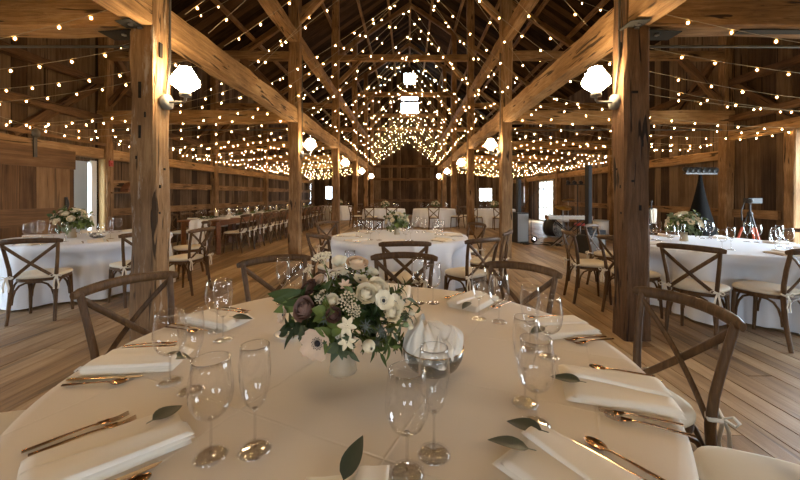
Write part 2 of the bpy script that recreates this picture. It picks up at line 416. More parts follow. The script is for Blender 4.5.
# ---- hewn timbers: one object each, built along their own X so that the grain follows
def timber_mesh(L, w, h, seed, rough=.010, cuts=None):
    r = random.Random(seed); mb = MB(); n = max(2, int(L/.22)) if cuts is None else cuts
    ph = [r.uniform(0, 6.28) for _ in range(8)]
    def wob(i, t, k): return rough*(.55*sin(t*2.1+ph[k]) + .35*sin(t*5.3+ph[(k+3) % 8]) + .3*r.uniform(-1,1))
    ch = min(w, h)*.09; rings = []
    for i in range(n+1):
        t = L*i/n; x = -L/2+t; a = w/2; b = h/2; ring = []
        base = [(-a+ch,-b),(a-ch,-b),(a,-b+ch),(a,b-ch),(a-ch,b),(-a+ch,b),(-a,b-ch),(-a,-b+ch)]
        for k, (p, q) in enumerate(base):
            e = wob(i, t, k); m_ = sqrt(p*p+q*q); ring.append(Vector((x, p*(1+e/m_*1.2), q*(1+e/m_*1.2))))
        rings.append(ring)
    vs = [v for g in rings for v in g]; fs = []
    for i in range(n):
        for k in range(8):
            fs.append((i*8+k, i*8+(k+1) % 8, (i+1)*8+(k+1) % 8, (i+1)*8+k))
    fs.append(tuple(range(8))[::-1]); fs.append(tuple(n*8+k for k in range(8)))
    mb.add(vs, fs, False); return mb
SEED = [100]
def timber(name, label, cat, p0, p1, w, h, roll=0.0, mat='timber', rough=.010, group=None, kind='structure', cuts=None):
    p0, p1 = Vector(p0), Vector(p1); d = p1-p0; L = d.length; SEED[0] += 1
    x = d.normalized(); up = Vector((0,0,1)) if abs(x.z) < .95 else Vector((0,1,0))
    y = up.cross(x).normalized(); z = x.cross(y)
    m4 = Matrix(((x.x,y.x,z.x,0),(x.y,y.y,z.y,0),(x.z,y.z,z.z,0),(0,0,0,1)))
    m4 = Matrix.Translation((p0+p1)/2) @ m4 @ Matrix.Rotation(roll, 4, 'X')
    mb = timber_mesh(L, w, h, SEED[0], rough, cuts)
    o = mb.build(name, M[mat], M=m4)
    return tag(o, label, cat, group, kind)

side = ('left', 'right'); bay = ('first', 'second', 'third', 'fourth', 'fifth')
POSTS = {}
for k, y in enumerate(FR):
    for s_, X in ((0, PL), (1, PR)):
        w = .215 if k == 0 else .22
        # the pair beside the front table is built lower and upper; both reach the roof
        zt = roof_z(X) - .12
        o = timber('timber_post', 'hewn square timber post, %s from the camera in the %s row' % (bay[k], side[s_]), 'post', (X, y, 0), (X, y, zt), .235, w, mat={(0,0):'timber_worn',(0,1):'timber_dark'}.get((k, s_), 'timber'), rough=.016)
        POSTS[(s_, k)] = o
# tie beams across the aisles, plates along the nave, upper ties and plates
for k, y in enumerate(FR):
    timber('tie_beam', 'heavy tie beam over the left aisle at the %s frame' % bay[k], 'beam', (XL+.02, y, 3.07), (PL-.10, y, 3.07), .24, .27, mat='timber_pale_lamplit', rough=.014)
    timber('tie_beam', 'heavy tie beam over the right aisle at the %s frame' % bay[k], 'beam', (PR+.10, y, 3.07), (XR-.02, y, 3.07), .24, .27, mat='timber_pale_lamplit' if k else 'timber', rough=.014)
    timber('collar_beam', 'high cross beam over the nave at the %s frame' % bay[k], 'beam', (PL+.1, y, 6.06), (PR-.1, y, 6.06), .18, .20)
    for s_, X, XW in ((0, PL, XL), (1, PR, XR)):
        sg = -1 if s_ == 0 else 1
        timber('aisle_strut', 'upper cross beam over the %s aisle at the %s frame' % (side[s_], bay[k]), 'beam', (X+sg*.1, y, 4.42), (XW-sg*.02, y, 4.42), .16, .18)
        # wall post and its braces
        timber('wall_post', 'timber wall post on the %s wall at the %s frame' % (side[s_], bay[k]), 'post', (XW-sg*.11, y, 0), (XW-sg*.11, y, EAVE), .2, .2, mat='timber')
        timber('principal_rafter', 'sloping main rafter over the %s side at the %s frame' % (side[s_], bay[k]), 'rafter', (XW-sg*.05, y, EAVE-.16), (XC, y, RIDGE-.20), .16, .18)
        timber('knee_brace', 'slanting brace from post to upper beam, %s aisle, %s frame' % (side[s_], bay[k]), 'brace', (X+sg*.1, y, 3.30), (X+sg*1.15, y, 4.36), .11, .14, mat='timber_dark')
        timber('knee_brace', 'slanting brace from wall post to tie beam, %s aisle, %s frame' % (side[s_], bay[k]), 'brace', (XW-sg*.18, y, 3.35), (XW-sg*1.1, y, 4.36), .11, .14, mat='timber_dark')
        timber('queen_brace', 'slanting brace under the high cross beam, %s post, %s frame' % (side[s_], bay[k]), 'brace', (X-sg*.1, y, 5.2), (X-sg*.85, y, 5.98), .10, .13)
for s_, X in ((0, PL), (1, PR)):
    ends = [YB+.05] + FR + [YF-.03]
    for k in range(len(ends)-1):
        a = ends[k] + (.115 if k else 0); b = ends[k+1] - (.115 if k < len(ends)-2 else 0)
        nm = ('before the first post', 'between the first and second posts', 'between the second and third posts', 'between the third and fourth posts', 'between the fourth and fifth posts', 'beyond the fifth post')[k]
        timber('plate_beam', 'light brown long beam at lamp height in the %s row, %s' % (side[s_], nm), 'beam', (X+.01*(1 if s_ else -1), a, 3.10), (X+.01*(1 if s_ else -1), b, 3.10), .205, .30, mat='timber_pale_lamplit', rough=.017)
        timber('upper_plate', 'upper long beam above the %s row of posts, %s' % (side[s_], nm), 'beam', (X, a, 4.80), (X, b, 4.80), .19, .25, rough=.012)
# girts on the side walls
for s_, XW in ((0, XL), (1, XR)):
    sg = -1 if s_ == 0 else 1
    for z, h, nm in ((2.26,.22,'lower'), (3.02,.15,'middle'), (3.80,.15,'upper')):
        pts = [YB] + FR + [YF]
        for k in range(len(pts)-1):
            a = pts[k] + (.1 if k else 0); b = pts[k+1] - (.1 if k < 5 else 0)
            if s_ == 1 and nm == 'lower' and k in (0, 1): 
                z2 = 2.66
            else: z2 = z
            timber('wall_girt', '%s horizontal rail on the %s wall, bay %s' % (nm, side[s_], ('at the near end','before the second frame','before the third frame','before the fourth frame','before the fifth frame','by the far wall')[k]), 'rail', (XW-sg*.08, a, z2), (XW-sg*.08, b, z2), .15, h, mat='timber_pale_lamplit' if nm == 'lower' else 'timber_dark')
    for k in range(4):
        a, b = FR[k]+.1, FR[k+1]-.1
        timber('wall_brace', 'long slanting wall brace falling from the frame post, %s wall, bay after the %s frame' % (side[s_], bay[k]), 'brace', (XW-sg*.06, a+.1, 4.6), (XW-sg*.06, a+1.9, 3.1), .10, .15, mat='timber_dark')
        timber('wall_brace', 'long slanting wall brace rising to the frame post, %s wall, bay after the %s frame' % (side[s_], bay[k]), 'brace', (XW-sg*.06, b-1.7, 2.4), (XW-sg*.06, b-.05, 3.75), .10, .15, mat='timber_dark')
    for z, nm in ((.98, 'waist-high'), (.30, 'low')):
        y0 = 7.85 if s_ == 0 else 6.75
        ye = YF if s_ == 0 else 17.2
        timber('wall_rail', '%s board rail along the %s wall' % (nm, side[s_]), 'rail', (XW-sg*.035, y0, z), (XW-sg*.035, ye, z), .06, .17, mat='timber', rough=.006, cuts=40)
    for z in ((1.62,) if s_ == 0 else ()):
        timber('wall_rail', 'head-high board rail along the left wall', 'rail', (XW+.035, 7.85, z), (XW+.035, YF, z), .06, .17, mat='timber', rough=.006, cuts=40)
# purlins: long roof timbers
for s_ in (0, 1):
    sg = -1 if s_ == 0 else 1; XW = XL if s_ == 0 else XR; half = abs(XW-XC)
    for j, dx in enumerate((.95, 2.05, 3.15, 4.25, 5.35, 6.3)):
        xx = XC + sg*dx
        timber('roof_purlin', 'long roof purlin, number %s down from the ridge on the %s slope' % (('one','two','three','four','five','six')[j], side[s_]), 'purlin', (xx, YB+.05, roof_z(xx)-.085), (xx, YF-.03, roof_z(xx)-.085), .10, .13, rough=.006, cuts=50)
timber('ridge_beam', 'ridge beam along the top of the roof', 'beam', (XC, YB+.05, RIDGE-.12), (XC, YF-.03, RIDGE-.12), .1, .16, rough=.006, cuts=40)
# far wall framing: rails and studs in front of the boards
for z in (1.0, 2.45, 3.35):
    timber('wall_girt', 'horizontal rail on the far wall at %s height' % {1.0:'table',1.72:'head',2.45:'door',3.35:'loft'}[z], 'rail', (PL+.1, YF-.10, z), (PR-.1, YF-.10, z), .10, .16, mat='timber_dark', rough=.006)
timber('wall_girt', 'upper cross beam on the far gable wall', 'beam', (XL+.05, YF-.12, 5.9), (XR-.05, YF-.12, 5.9), .2, .24)
for X, nm in ((PL, 'left'), (PR, 'right')):
    timber('wall_post', 'tall %s timber post against the far wall' % nm, 'post', (X, YF-.13, 0), (X, YF-.13, roof_z(X)-.12), .22, .22)

def pocket(post, name, loc, dim, mat='mortise'):
    mb = MB(); mb.box(loc, dim); o = mb.build(name, M[mat], post); o.matrix_parent_inverse = post.matrix_basis.inverted()  # black block stands for the shade inside a slot
yf = FR[0]-.112
for (dx, z, w_, h_) in ((-.02,2.35,.022,.15),(-.02,1.96,.020,.12),(.03,2.12,.012,.05),(-.05,1.72,.015,.03)): pocket(POSTS[(0,0)], 'peg_slot_shade', (PL+dx, yf, z), (w_, .012, h_))
for (dx, z, w_, h_) in ((-.03,2.33,.055,.022),(.04,1.85,.016,.06),(-.05,1.5,.02,.02),(.02,1.25,.018,.05)): pocket(POSTS[(1,0)], 'peg_slot_shade', (PR+dx, yf, z), (w_, .012, h_))
for s_, sg in ((0,1),(1,-1)):
    X = (PL if s_ == 0 else PR)+sg*.119
    for (y0, z, d_, h_) in ((FR[0]-.03,2.75,.04,.14),(FR[0]+.02,1.62,.02,.02),(FR[0]-.04,1.45,.016,.03),(FR[0]-.05,1.2,.02,.02)): pocket(POSTS[(s_,0)], 'peg_slot_shade', (X, y0, z), (.012, d_, h_))
# black blocks for the shade in mortise pockets of the near tie beam, steel brackets, tie rods
def bracket(label, loc, mx):
    t = thing('beam_bracket', label, 'bracket', loc)
    mb = MB(); mb.prism([(-.30*mx,-.075),(0,-.115),(.03*mx,-.115),(.03*mx,.115),(-.30*mx,.115)], -.006, 0)
    mb.build('plate', M['bracket'], t)
    for (bx, by) in ((-.10*mx,-.02), (-.03*mx,.05)):
        b = MB(); b.lathe([(.022,-.018),(.022,-.008),(.012,-.006)], 6, (bx, by, 0), smooth=False); b.build('bolt', M['steel'], t)
    return t
bracket('dark steel bracket with bolts under the long beam at the near post on the left', (PL, FR[0]-.125-.04, 2.935), 0.5)
bracket('dark steel bracket with bolts under the long beam at the near post on the right', (PR, FR[0]-.125-.04, 2.935), 0.5)
bracket('dark steel bracket under the left tie beam beside the near post', (PL-.14, FR[0], 2.915), 1)
bracket('dark steel bracket under the right tie beam beside the near post', (PR+.14, FR[0], 2.915), -1)
for i, (x0, x1) in enumerate(((3.15, 3.85), (4.05, 4.5))):
    mb = MB(); mb.box(((x0+x1)/2, FR[0]-.02, 2.934), (x1-x0, .09, .012))
    tag(mb.build('mortise_pocket', M['mortise']), 'dark %s block for the shade of a mortise slot under the right tie beam' % ('longer', 'shorter')[i], 'slot', kind='structure')
for k in (0, 1):
    for s_, X, XW in ((0, PL-.1, XL), (1, PR+.1, XR)):
        mb = MB(); mb.tube([(X, FR[k], 2.80), (XW, FR[k], 2.80)], .014, 8)
        tag(mb.build('tie_rod', M['iron']), 'thin iron tie rod under the %s tie beam of the %s frame' % (side[s_], bay[k]), 'rod', kind='structure')

# ---- sliding barn door, doorway and lobby on the left wall
d = thing('door_1', 'wide plank sliding barn door standing open behind the left round table', 'door', (XL+.13, 4.6, 0)); d['kind'] = 'structure'
mb = MB(); r = random.Random(4); y = -.42
while y < 2.42:
    w = min(r.uniform(.26,.36), 2.42-y); mb.t = r.random(); mb.box((0, y+w/2, 1.15), (.035, w-.006, 2.24)); y += w
mb.build('plank_panel', M['door_board'], d)
for z, h in ((2.05,.36), (.98,.30), (.22,.28)):
    mb = MB(); mb.box((.032, 1.0, z), (.03, 2.84, h)); mb.build('rail', M['door_rail'], d)
hn = MB(); hn.tube(bez((.06, 2.22, 1.10), (.14, 2.22, 1.18), (.06, 2.22, 1.32)), .014, 8); hn.box((.055, 2.22, 1.21), (.02,.05,.24)); hn.build('handle', M['iron'], d)
for yy in (.1, 1.65):
    mb = MB(); mb.box((.055, yy, 2.25), (.02, .06, .42)); mb.lathe([(.075,-.02),(.08,-.012),(.08,.012),(.075,.02)], 16); 
    n0 = len(mb.v)-64; mb.xf(Matrix.Translation((.06, yy, 2.46)) @ Matrix.Rotation(pi/2, 4, 'Y'), n0); mb.build('hanger', M['iron'], d)
mb = MB(); mb.box((XL+.19, 4.6, 2.46), (.02, 6.3, .06)); tag(mb.build('trim_1', M['door_rail']), 'brown board track of the sliding barn door', 'track', kind='structure')
mb = MB(); mb.box((XL+.0, 7.59, 1.05), (.08, .13, 2.1)); tag(mb.build('trim_2', M['white_paint']), 'white painted door jamb beside the open doorway', 'jamb', kind='structure')
mb = MB(); mb.box((XL+.04, 7.02, 1.05), (.10, .05, 2.1)); tag(mb.build('trim_3', M['white_paint']), 'narrow pale jamb at the edge of the sliding door', 'jamb', kind='structure')
mb = MB(); mb.box((XL-.95, 8.6, 1.2), (.06, 4.6, 2.5)); tag(mb.build('wall_outside', M['plaster']), 'pale grey plaster wall seen through the left doorway', 'wall', kind='structure')
timber('door_post', 'pale yellow post beside the left doorway', 'post', (XL+.12, 7.745, 0), (XL+.12, 7.745, 2.14), .13, .14, mat='pale_post', rough=.003)
# right doorway jambs
timber('door_post', 'square post at the edge of the bright right doorway', 'post', (XR-.08, 6.45, 0), (XR-.08, 6.45, 2.55), .2, .20, mat='timber')
mb = MB(); mb.box((XR+.03, 6.335, 1.27), (.10, .03, 2.54)); tag(mb.build('trim_4', M['white_paint']), 'white jamb of the bright right doorway', 'jamb', kind='structure')

# ---- windows: frame, bars and panes
def window(n, label, axis, pos, a0, a1, z0, z1, nx, nz, kind='window', fr=.06):
    o = thing('%s_%d' % (kind, n), label, kind, (0,0,0)); o['kind'] = 'structure'
    def bx(mb, a, b, c, e, t):
        m_ = ((a+b)/2, (c+e)/2)
        if axis == 'y': mb.box((pos, m_[0], m_[1]), (t, b-a, e-c))
        else: mb.box((m_[0], pos, m_[1]), (b-a, t, e-c))
    mb = MB(); bx(mb, a0, a0+fr, z0, z1, .09); bx(mb, a1-fr, a1, z0, z1, .09); bx(mb, a0+fr, a1-fr, z1-fr, z1, .09); bx(mb, a0+fr, a1-fr, z0, z0+fr, .09)
    mb.build('frame', M['white_paint'] if nx > 1 else M['door_rail'], o)
    if nx*nz > 1:
        mb = MB()
        for i in range(1, nx): a = a0+fr+(a1-a0-2*fr)*i/nx; bx(mb, a-.022, a+.022, z0+fr, z1-fr, .05)
        for j in range(1, nz): z = z0+fr+(z1-z0-2*fr)*j/nz; bx(mb, a0+fr, a1-fr, z-.022, z+.022, .046)
        mb.build('glazing_bars', M['white_paint'], o)
    mb = MB(); bx(mb, a0+fr, a1-fr, z0+fr, z1-fr, .006); mb.build('pane', M['glass'], o)
    return o
window(1, 'small bright window low in the far wall behind the left aisle', 'x', YF+.02, *FW[0], 1, 2)
window(2, 'bright square window low in the far wall behind the right aisle', 'x', YF+.02, *FW[1], 3, 3)
window(3, 'small square window highest in the far gable', 'x', YF+.02, *FW[2], 1, 1, fr=.04)
window(4, 'taller bright window below the highest one in the far gable', 'x', YF+.02, *FW[3], 1, 1, fr=.04)
mb = MB(); mb.box((.11, YF+.0, 7.86), (1.2, .1, .14)); tag(mb.build('trim_5', M['mortise']), 'dark transom across the bright gable window', 'transom', kind='structure')
window(5, 'narrow bright window in the right wall beyond the glazed doors', 'y', XR+.02, *WIN_R, 2, 3)
g = window(2, 'tall glazed double door in the right wall behind the band gear', 'y', XR+.02, *GLZ_R, 4, 6, kind='door', fr=.08)
window(6, 'unseen near gable window on the left, added for front light', 'x', YB-.02, -3.4, -1.4, .9, 2.3, 3, 2)  # unseen windows behind the camera, added as front fill daylight
window(7, 'unseen near gable window on the right, added for front light', 'x', YB-.02, .8, 2.8, .9, 2.3, 3, 2)
d3 = thing('door_3', 'near wide left doorway with a plain board frame, unseen and added for daylight', 'door', (0,0,0)); d3['kind'] = 'structure'
mb = MB(); mb.box((XL, DOOR_L2[0]-.06, 1.25), (.14,.12,2.5)); mb.box((XL, DOOR_L2[1]+.06, 1.25), (.14,.12,2.5)); mb.box((XL, (DOOR_L2[0]+DOOR_L2[1])/2, 2.52), (.14,1.24,.12)); mb.build('frame', M['door_rail'], d3)
# small things on the left wall
mb = MB(); mb.box((0,0,0), (.04,.085,.13)); mb.ball((.02,0,.0), (.02,.025,.025)); o = mb.build('fire_alarm', M['red'], loc=(XL+.226, FR[1], 2.06)); tag(o, 'small red fire alarm box on the left wall post', 'alarm')
mb = MB(); mb.prism([(cos(a)*.30, sin(a)*.24) for a in [pi*i/14 for i in range(15)]], -.09, .09, Matrix.Rotation(pi/2, 4, 'Z') @ Matrix.Rotation(pi/2, 4, 'X'))
o = mb.build('log_slice', M['rust_wood'], loc=(XL+.15, 8.55, 1.44)); tag(o, 'half round rust brown log slice on a wall shelf', 'log')
mb = MB(); mb.box((0,0,0), (.26,1.2,.035)); o = mb.build('wall_shelf', M['door_rail'], loc=(XL+.13, 8.4, 1.42)); tag(o, 'short dark board shelf under the rust brown log slice', 'shelf')

# ---- barn lamps on the posts
for s_, X in ((0, PL), (1, PR)):
    timber('timber_post', 'hewn square timber post behind the camera in the %s row' % side[s_], 'post', (X, FR[0]-4.38, 0), (X, FR[0]-4.38, roof_z(X)-.12), .235, .22, rough=.016)
def barn_lamp(s_, k, proto=[None]):
    X = PL+.1175 if s_ == 0 else PR-.1175; sg = 1 if s_ == 0 else -1
    lab = 'glowing white barn lamp on the %s post of the %s row' % (bay[k] if k >= 0 else 'rear', side[s_])
    y = (FR[k] if k >= 0 else FR[0]-4.38) + .02
    t = thing('barn_lamp', lab, 'lamp', (X, y, 2.27), 0 if s_ == 0 else pi, 'barn lamps on the nave posts')
    if proto[0] is None:
        b = MB(); b.lathe([(.0,-.0),(.072,0),(.075,.012),(.07,.05),(.03,.056),(0,.056)], 20); b.xf(Matrix.Rotation(pi/2, 4, 'Y'))
        a = MB(); a.tube([(.05,0,.0),(.19,0,.0),(.205,0,.02),(.205,0,.08)], .012, 8)
        h = MB(); h.lathe([(.0,.05),(.05,.055),(.05,.085),(.03,.095),(0,.095)], 12, (.205,0,0))
        g = MB(); g.lathe([(.022,.085),(.145,.185),(.132,.215),(.055,.335),(0,.335)], 6, (.205,0,0), smooth=False)
        c = MB(); c.tube([(.02,.0,.06),(.02,.02,.2),(.015,.06,.40),(.015,.06,.66)], .011, 8); c.tube([(.015,.06,.66),(.015,.06,2.2)], .011, 8)
        proto[0] = [('junction_box', b.mesh('junction_box', M['grey_paint'])), ('arm', a.mesh('arm', M['grey_paint'])), ('lamp_holder', h.mesh('lamp_holder', M['grey_paint'])), ('globe', g.mesh('globe', M['lamp'])), ('conduit', c.mesh('conduit', M['iron']))]
    for nm, me in proto[0]: mobj(nm, me, t)
for k in range(-1, 5):
    for s_ in (0, 1): barn_lamp(s_, k)

# ---- string lights
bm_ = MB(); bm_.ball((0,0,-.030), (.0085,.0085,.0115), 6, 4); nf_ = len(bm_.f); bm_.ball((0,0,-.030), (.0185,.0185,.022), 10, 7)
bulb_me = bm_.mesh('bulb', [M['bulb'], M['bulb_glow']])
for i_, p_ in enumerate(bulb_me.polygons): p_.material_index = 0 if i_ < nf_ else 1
def strand(label, pts, n, group):
    """pts: support points; cable sags between them, bulbs hang at even spacing"""
    t = thing('string_light', label, 'string lights', pts[0], 0, group)
    pts = [Vector(p)-Vector(t.location) for p in pts]; path = []
    for a, b in zip(pts, pts[1:]):
        L = (b-a).length; sag = .030*L*R_.uniform(.7,1.5)
        for i in range(9):
            q = a.lerp(b, i/8); q.z -= sag*4*(i/8)*(1-i/8); path.append(q)
        path.pop()
    path.append(pts[-1])
    mb = MB(); mb.tube(path, .0035, 4, caps=False); mb.build('cable', M['light_cable'], t)
    acc = [0.0]
    for a, b in zip(path, path[1:]): acc.append(acc[-1]+(b-a).length)
    for j in range(n):
        s_ = acc[-1]*(j+.5+R_.uniform(-.12,.12))/n; i = max(i for i in range(len(acc)) if acc[i] <= s_); i = min(i, len(path)-2)
        f = (s_-acc[i])/max(1e-6, acc[i+1]-acc[i]); o = mobj('bulb', bulb_me, t); o.location = path[i].lerp(path[i+1], f)
y = -4.5; k = 0
while y < 23.8:
    j = R_.uniform(-.2,.2)
    apex = 5.05 + R_.uniform(-.12,.45) + (.75 if k % 3 == 1 else 0)
    strand('warm bulb string rising from the posts to a peak over the nave', [(PL+.12, y+j, 3.28), (XC+R_.uniform(-.2,.2), y+R_.uniform(-.3,.3), apex), (PR-.12, y-j, 3.28)], 15 if y > 2 else 8, 'bulb strings over the nave')
    y += .50 if y > 2 else 1.1; k += 1
for s_, X, XW in ((0, PL-.12, XL+.2), (1, PR+.12, XR-.2)):
    y = .9; k = 0
    while y < 23.6:
        dz = R_.uniform(-.05,.18); dy = R_.uniform(.05,.42)
        strand('warm bulb string swagged across the %s aisle from wall to posts' % side[s_], [(X, min(y, 24), 3.0+R_.uniform(-.05,.2)), (XW, min(y+dy, 24), 2.50+dz)], 11, 'bulb strings across the %s aisle' % side[s_])
        y += .56; k += 1
    for a_, b_ in ((3.6,7.5),(7.9,11.9),(12.2,16.2),(16.5,20.6)):
        strand('warm bulb string running along the %s wall above the lower rail' % side[s_], [(XW, a_, 2.56), (XW, (a_+b_)/2, 2.66), (XW, b_, 2.56)], 13, 'bulb strings along the %s wall' % side[s_])
    # high runs up towards the roof
    y = 4.2
    while y < 15:
        strand('warm bulb string slanting up under the %s roof slope' % side[s_], [(X+(XW-X)*.62, y+R_.uniform(-.4,.4), 4.1+R_.uniform(-.3,.3)), (X, y, 5.2+R_.uniform(-.3,.5))], 8, 'bulb strings under the %s roof slope' % side[s_])
        y += 2.1
# ------------------------------------------------------------------ cross-back chairs
def seat_poly(sx=1.0, n=40):
    out = []
    for i in range(n):
        a = 2*pi*i/n; c, s_ = cos(a), sin(a)
        e = .62
        x = abs(c)**e*(1 if c > 0 else -1); y = abs(s_)**e*(1 if s_ > 0 else -1)
        w = .205 + .022*y
        out.append((x*w*sx, .01 + y*.205*sx))
    return out
def chair_meshes():
    P = []
    mb = MB(); mb.prism(seat_poly(), .432, .462, smooth=False); P.append(('seat', mb.mesh('seat', M['chair_wood'])))
    mb = MB(); pol = seat_poly(1.03)
    prof = [(.93,.463),(.995,.472),(1.0,.485),(.97,.499),(.86,.507),(.5,.511),(.0,.512)]
    vs = [Vector((x*k, .01+(y-.01)*k, z)) for (k, z) in prof for (x, y) in pol]; n = len(pol); fs = []
    for i in range(len(prof)-1):
        for k in range(n): fs.append((i*n+k, i*n+(k+1) % n, (i+1)*n+(k+1) % n, (i+1)*n+k))
    fs.append(tuple(range(n))[::-1]); mb.add(vs, fs, True); P.append(('cushion', mb.mesh('cushion', M['cushion'])))
    for s_ in (-1, 1):
        mb = MB(); mb.tube([(s_*.192,-.250,0),(s_*.187,-.222,.16),(s_*.182,-.202,.32),(s_*.182,-.194,.46),(s_*.192,-.202,.58),(s_*.208,-.226,.72),(s_*.224,-.262,.872)], [(.0145,.017),(.017,.019),(.018,.021),(.018,.021),(.017,.019),(.0165,.018),(.0165,.017)], 10, up=(0,1,0))
        P.append(('leg', mb.mesh('leg', M['chair_wood'])))
        mb = MB(); mb.tube([(s_*.188,.192,0),(s_*.182,.180,.2),(s_*.176,.168,.435)], [.0135,.017,.019], 10); P.append(('leg', mb.mesh('leg', M['chair_wood'])))
    mb = MB(); pts = bez((-.262,-.246,.872), (0,-.375,.905), (.262,-.246,.872), 14)
    mb.tube(pts, [(.012,.018)]+[(.0165,.027)]*13+[(.012,.018)], 12, up=(0,0,1)); P.append(('top_rail', mb.mesh('top_rail', M['chair_wood'])))
    for s_ in (-1, 1):
        mb = MB(); o = .007*s_
        mb.tube(bez((s_*.216,-.258+o,.842), (s_*.02,-.285+o*2,.665), (-s_*.176,-.196+o,.475), 10), [(.0165,.0065)]*11, 8, up=(0,1,0))
        P.append(('cross_slat', mb.mesh('cross_slat', M['chair_wood'])))
    f = [(-.178,.168),(.178,.168),(.184,-.200),(-.184,-.200)]
    for i in range(4):
        a, b = f[i], f[(i+1) % 4]; m_ = ((a[0]+b[0])/2, (a[1]+b[1])/2)
        def q(t, z): return (a[0]+(b[0]-a[0])*t, a[1]+(b[1]-a[1])*t, z)
        path = [q(.03,.20),q(.05,.28),q(.10,.35),q(.19,.40),q(.32,.424),q(.5,.428),q(.68,.424),q(.81,.40),q(.90,.35),q(.95,.28),q(.97,.20)]
        mb = MB(); mb.tube(path, .0105, 7); P.append(('bent_brace', mb.mesh('bent_brace', M['chair_wood'])))
    for s_ in (-1, 1):
        mb = MB(); c = Vector((s_*.188,-.205,.492))
        mb.tube([c+Vector((.026*cos(a),.027*sin(a),.004*sin(3*a))) for a in [2*pi*i/12 for i in range(13)]], [(.004,.009)]*13, 6, up=(0,0,1))
        k = c+Vector((s_*.012,-.026,0)); mb.ball(k, .010, 8, 5)
        for d in (-1, 1):
            mb.tube([k, k+Vector((d*.03,-.012,.022)), k+Vector((d*.052,-.014,.010)), k+Vector((d*.04,-.012,-.010)), k], [(.004,.008)]*5, 6, up=(0,1,0))
            mb.tube([k, k+Vector((d*.014,-.012,-.045)), k+Vector((d*.022,-.006,-.10)), k+Vector((d*.018,-.012,-.145))], [(.0035,.009)]*4, 6, up=(1,0,0))
        P.append(('cushion_tie', mb.mesh('cushion_tie', M['tie'])))
    return P
CH = chair_meshes()
CHF = [p for p in CH if p[0] in ('cushion', 'top_rail', 'cross_slat', 'leg', 'seat')]     # far chairs: braces and ties too small to show
TOPS = {}
def chair(label, loc, rz, group, full=True):
    t = thing('crossback_chair', label, 'chair', (loc[0], loc[1], 0), rz, group)
    for nm, me in (CH if full else CHF): mobj(nm, me, t)
    return t
def chair_at(label, C, phi, r, group, full=True, twist=0.0):
    p = radians(phi); return chair(label, (C[0]+r*cos(p), C[1]+r*sin(p)), p+pi/2+radians(twist), group, full)

# ------------------------------------------------------------------ round tables under cloths
def cloth_mesh(R, zt, zb, nf, seed, mat, flare=.055, fold=.058, dents=()):
    r = random.Random(seed); seg = 144; mb = MB()
    ph = [r.uniform(0, 6.28) for _ in range(4)]
    def fo(a): return .55*sin(nf*a+ph[0]) + .35*sin((nf*2-3)*a+ph[1]) + .35*sin((nf-5)*a+ph[2])
    rings = [(0.0,zt,0),(.3,zt,0),(.6,zt,0),(.85,zt,0),(.965,zt,0),(.992,zt-.002,0),(1.0,zt-.012,.02)]
    rings = [(k*R, z, f) for (k, z, f) in rings]
    for t in (.06,.14,.25,.4,.55,.7,.85,1.0):
        rings.append((R+.004+flare*t, zt-.012-(zt-.012-zb)*t, min(1, t*1.5)))
    vs = []; fs = []
    for i, (rad, z, f) in enumerate(rings):
        for k in range(seg):
            a = 2*pi*k/seg; rr_ = rad + fold*f*fo(a)*(.55 if i < 9 else 1)
            for da_ in dents:
                q_ = abs((a-da_+pi) % (2*pi)-pi)
                if q_ < .42 and z < zt-.08: rr_ -= (R*.25)*(.5+.5*cos(q_/.42*pi))**.6*min(1, (zt-.08-z)/.12)
            vs.append((rr_*cos(a), rr_*sin(a), z + (.004*fo(a)*f if z > zb+.01 else 0)))
    n = len(rings)
    for i in range(n-1):
        for k in range(seg): fs.append((i*seg+k, (i+1)*seg+k, (i+1)*seg+(k+1) % seg, i*seg+(k+1) % seg))
    mb.add(vs, fs, True); return mb.mesh('tablecloth', M[mat])
def table_frame(label, c, R, group):
    t = thing('round_table', label, 'table', (c[0], c[1], 0), 0, group)
    mb = MB(); mb.lathe([(0,.715),(R-.03,.715),(R-.02,.73),(R-.03,.745),(0,.745)], 48); mb.build('tabletop', M['door_rail'], t)
    for i in range(4):
        a = pi/4 + i*pi/2; mb = MB(); mb.tube([(cos(a)*.6, sin(a)*.6, 0), (cos(a)*.6, sin(a)*.6, .715)], .017, 8); mb.build('leg', M['steel'], t)
ZT = .762
T0 = (-.165, 1.38); TS = (-.13, 1.38); T2 = (-.12, 5.3); TL = (-4.65, 5.2); TR = (3.85, 4.45)
T3 = (-1.05, 15.6); T4 = (1.15, 15.6); T5 = (-3.85, 19.7); T6 = (3.7, 15.4)
TABLES = [
 (T0, 1.0, 'cloth', 13, 'round table under the front cloth', 'white cloth on the large round table in front'),
 (T2, 1.0, 'cloth_white', 15, 'round table in the middle of the nave', 'white cloth on the second round table in the middle of the nave'),
 (TL, 1.0, 'cloth_white', 14, 'round table by the sliding barn door', 'white cloth tinted bluish for daylight on the round table by the sliding barn door'),
 (TR, 1.0, 'cloth_white', 16, 'round table by the bright right doorway', 'bright white cloth on the round table by the right doorway'),
 (T3, .92, 'cloth_white', 15, 'far round table in the nave, left one of the pair', 'white cloth on the left one of the two far nave tables'),
 (T4, .92, 'cloth_white', 14, 'far round table in the nave, right one of the pair', 'white cloth on the right one of the two far nave tables'),
 (T5, .92, 'cloth_white', 15, 'far round table at the end of the left aisle', 'white cloth on the far round table beyond the farm tables'),
 (T6, .92, 'cloth_white', 15, 'far round table in the right aisle behind the speaker', 'white cloth on the far round table in the right aisle'),
]
DENTS = {0: (86, 48, 9, 124, 157), 1: (227, 25, -24), 2: (-29, 42, -66), 3: (197, 131, 14, -112)}
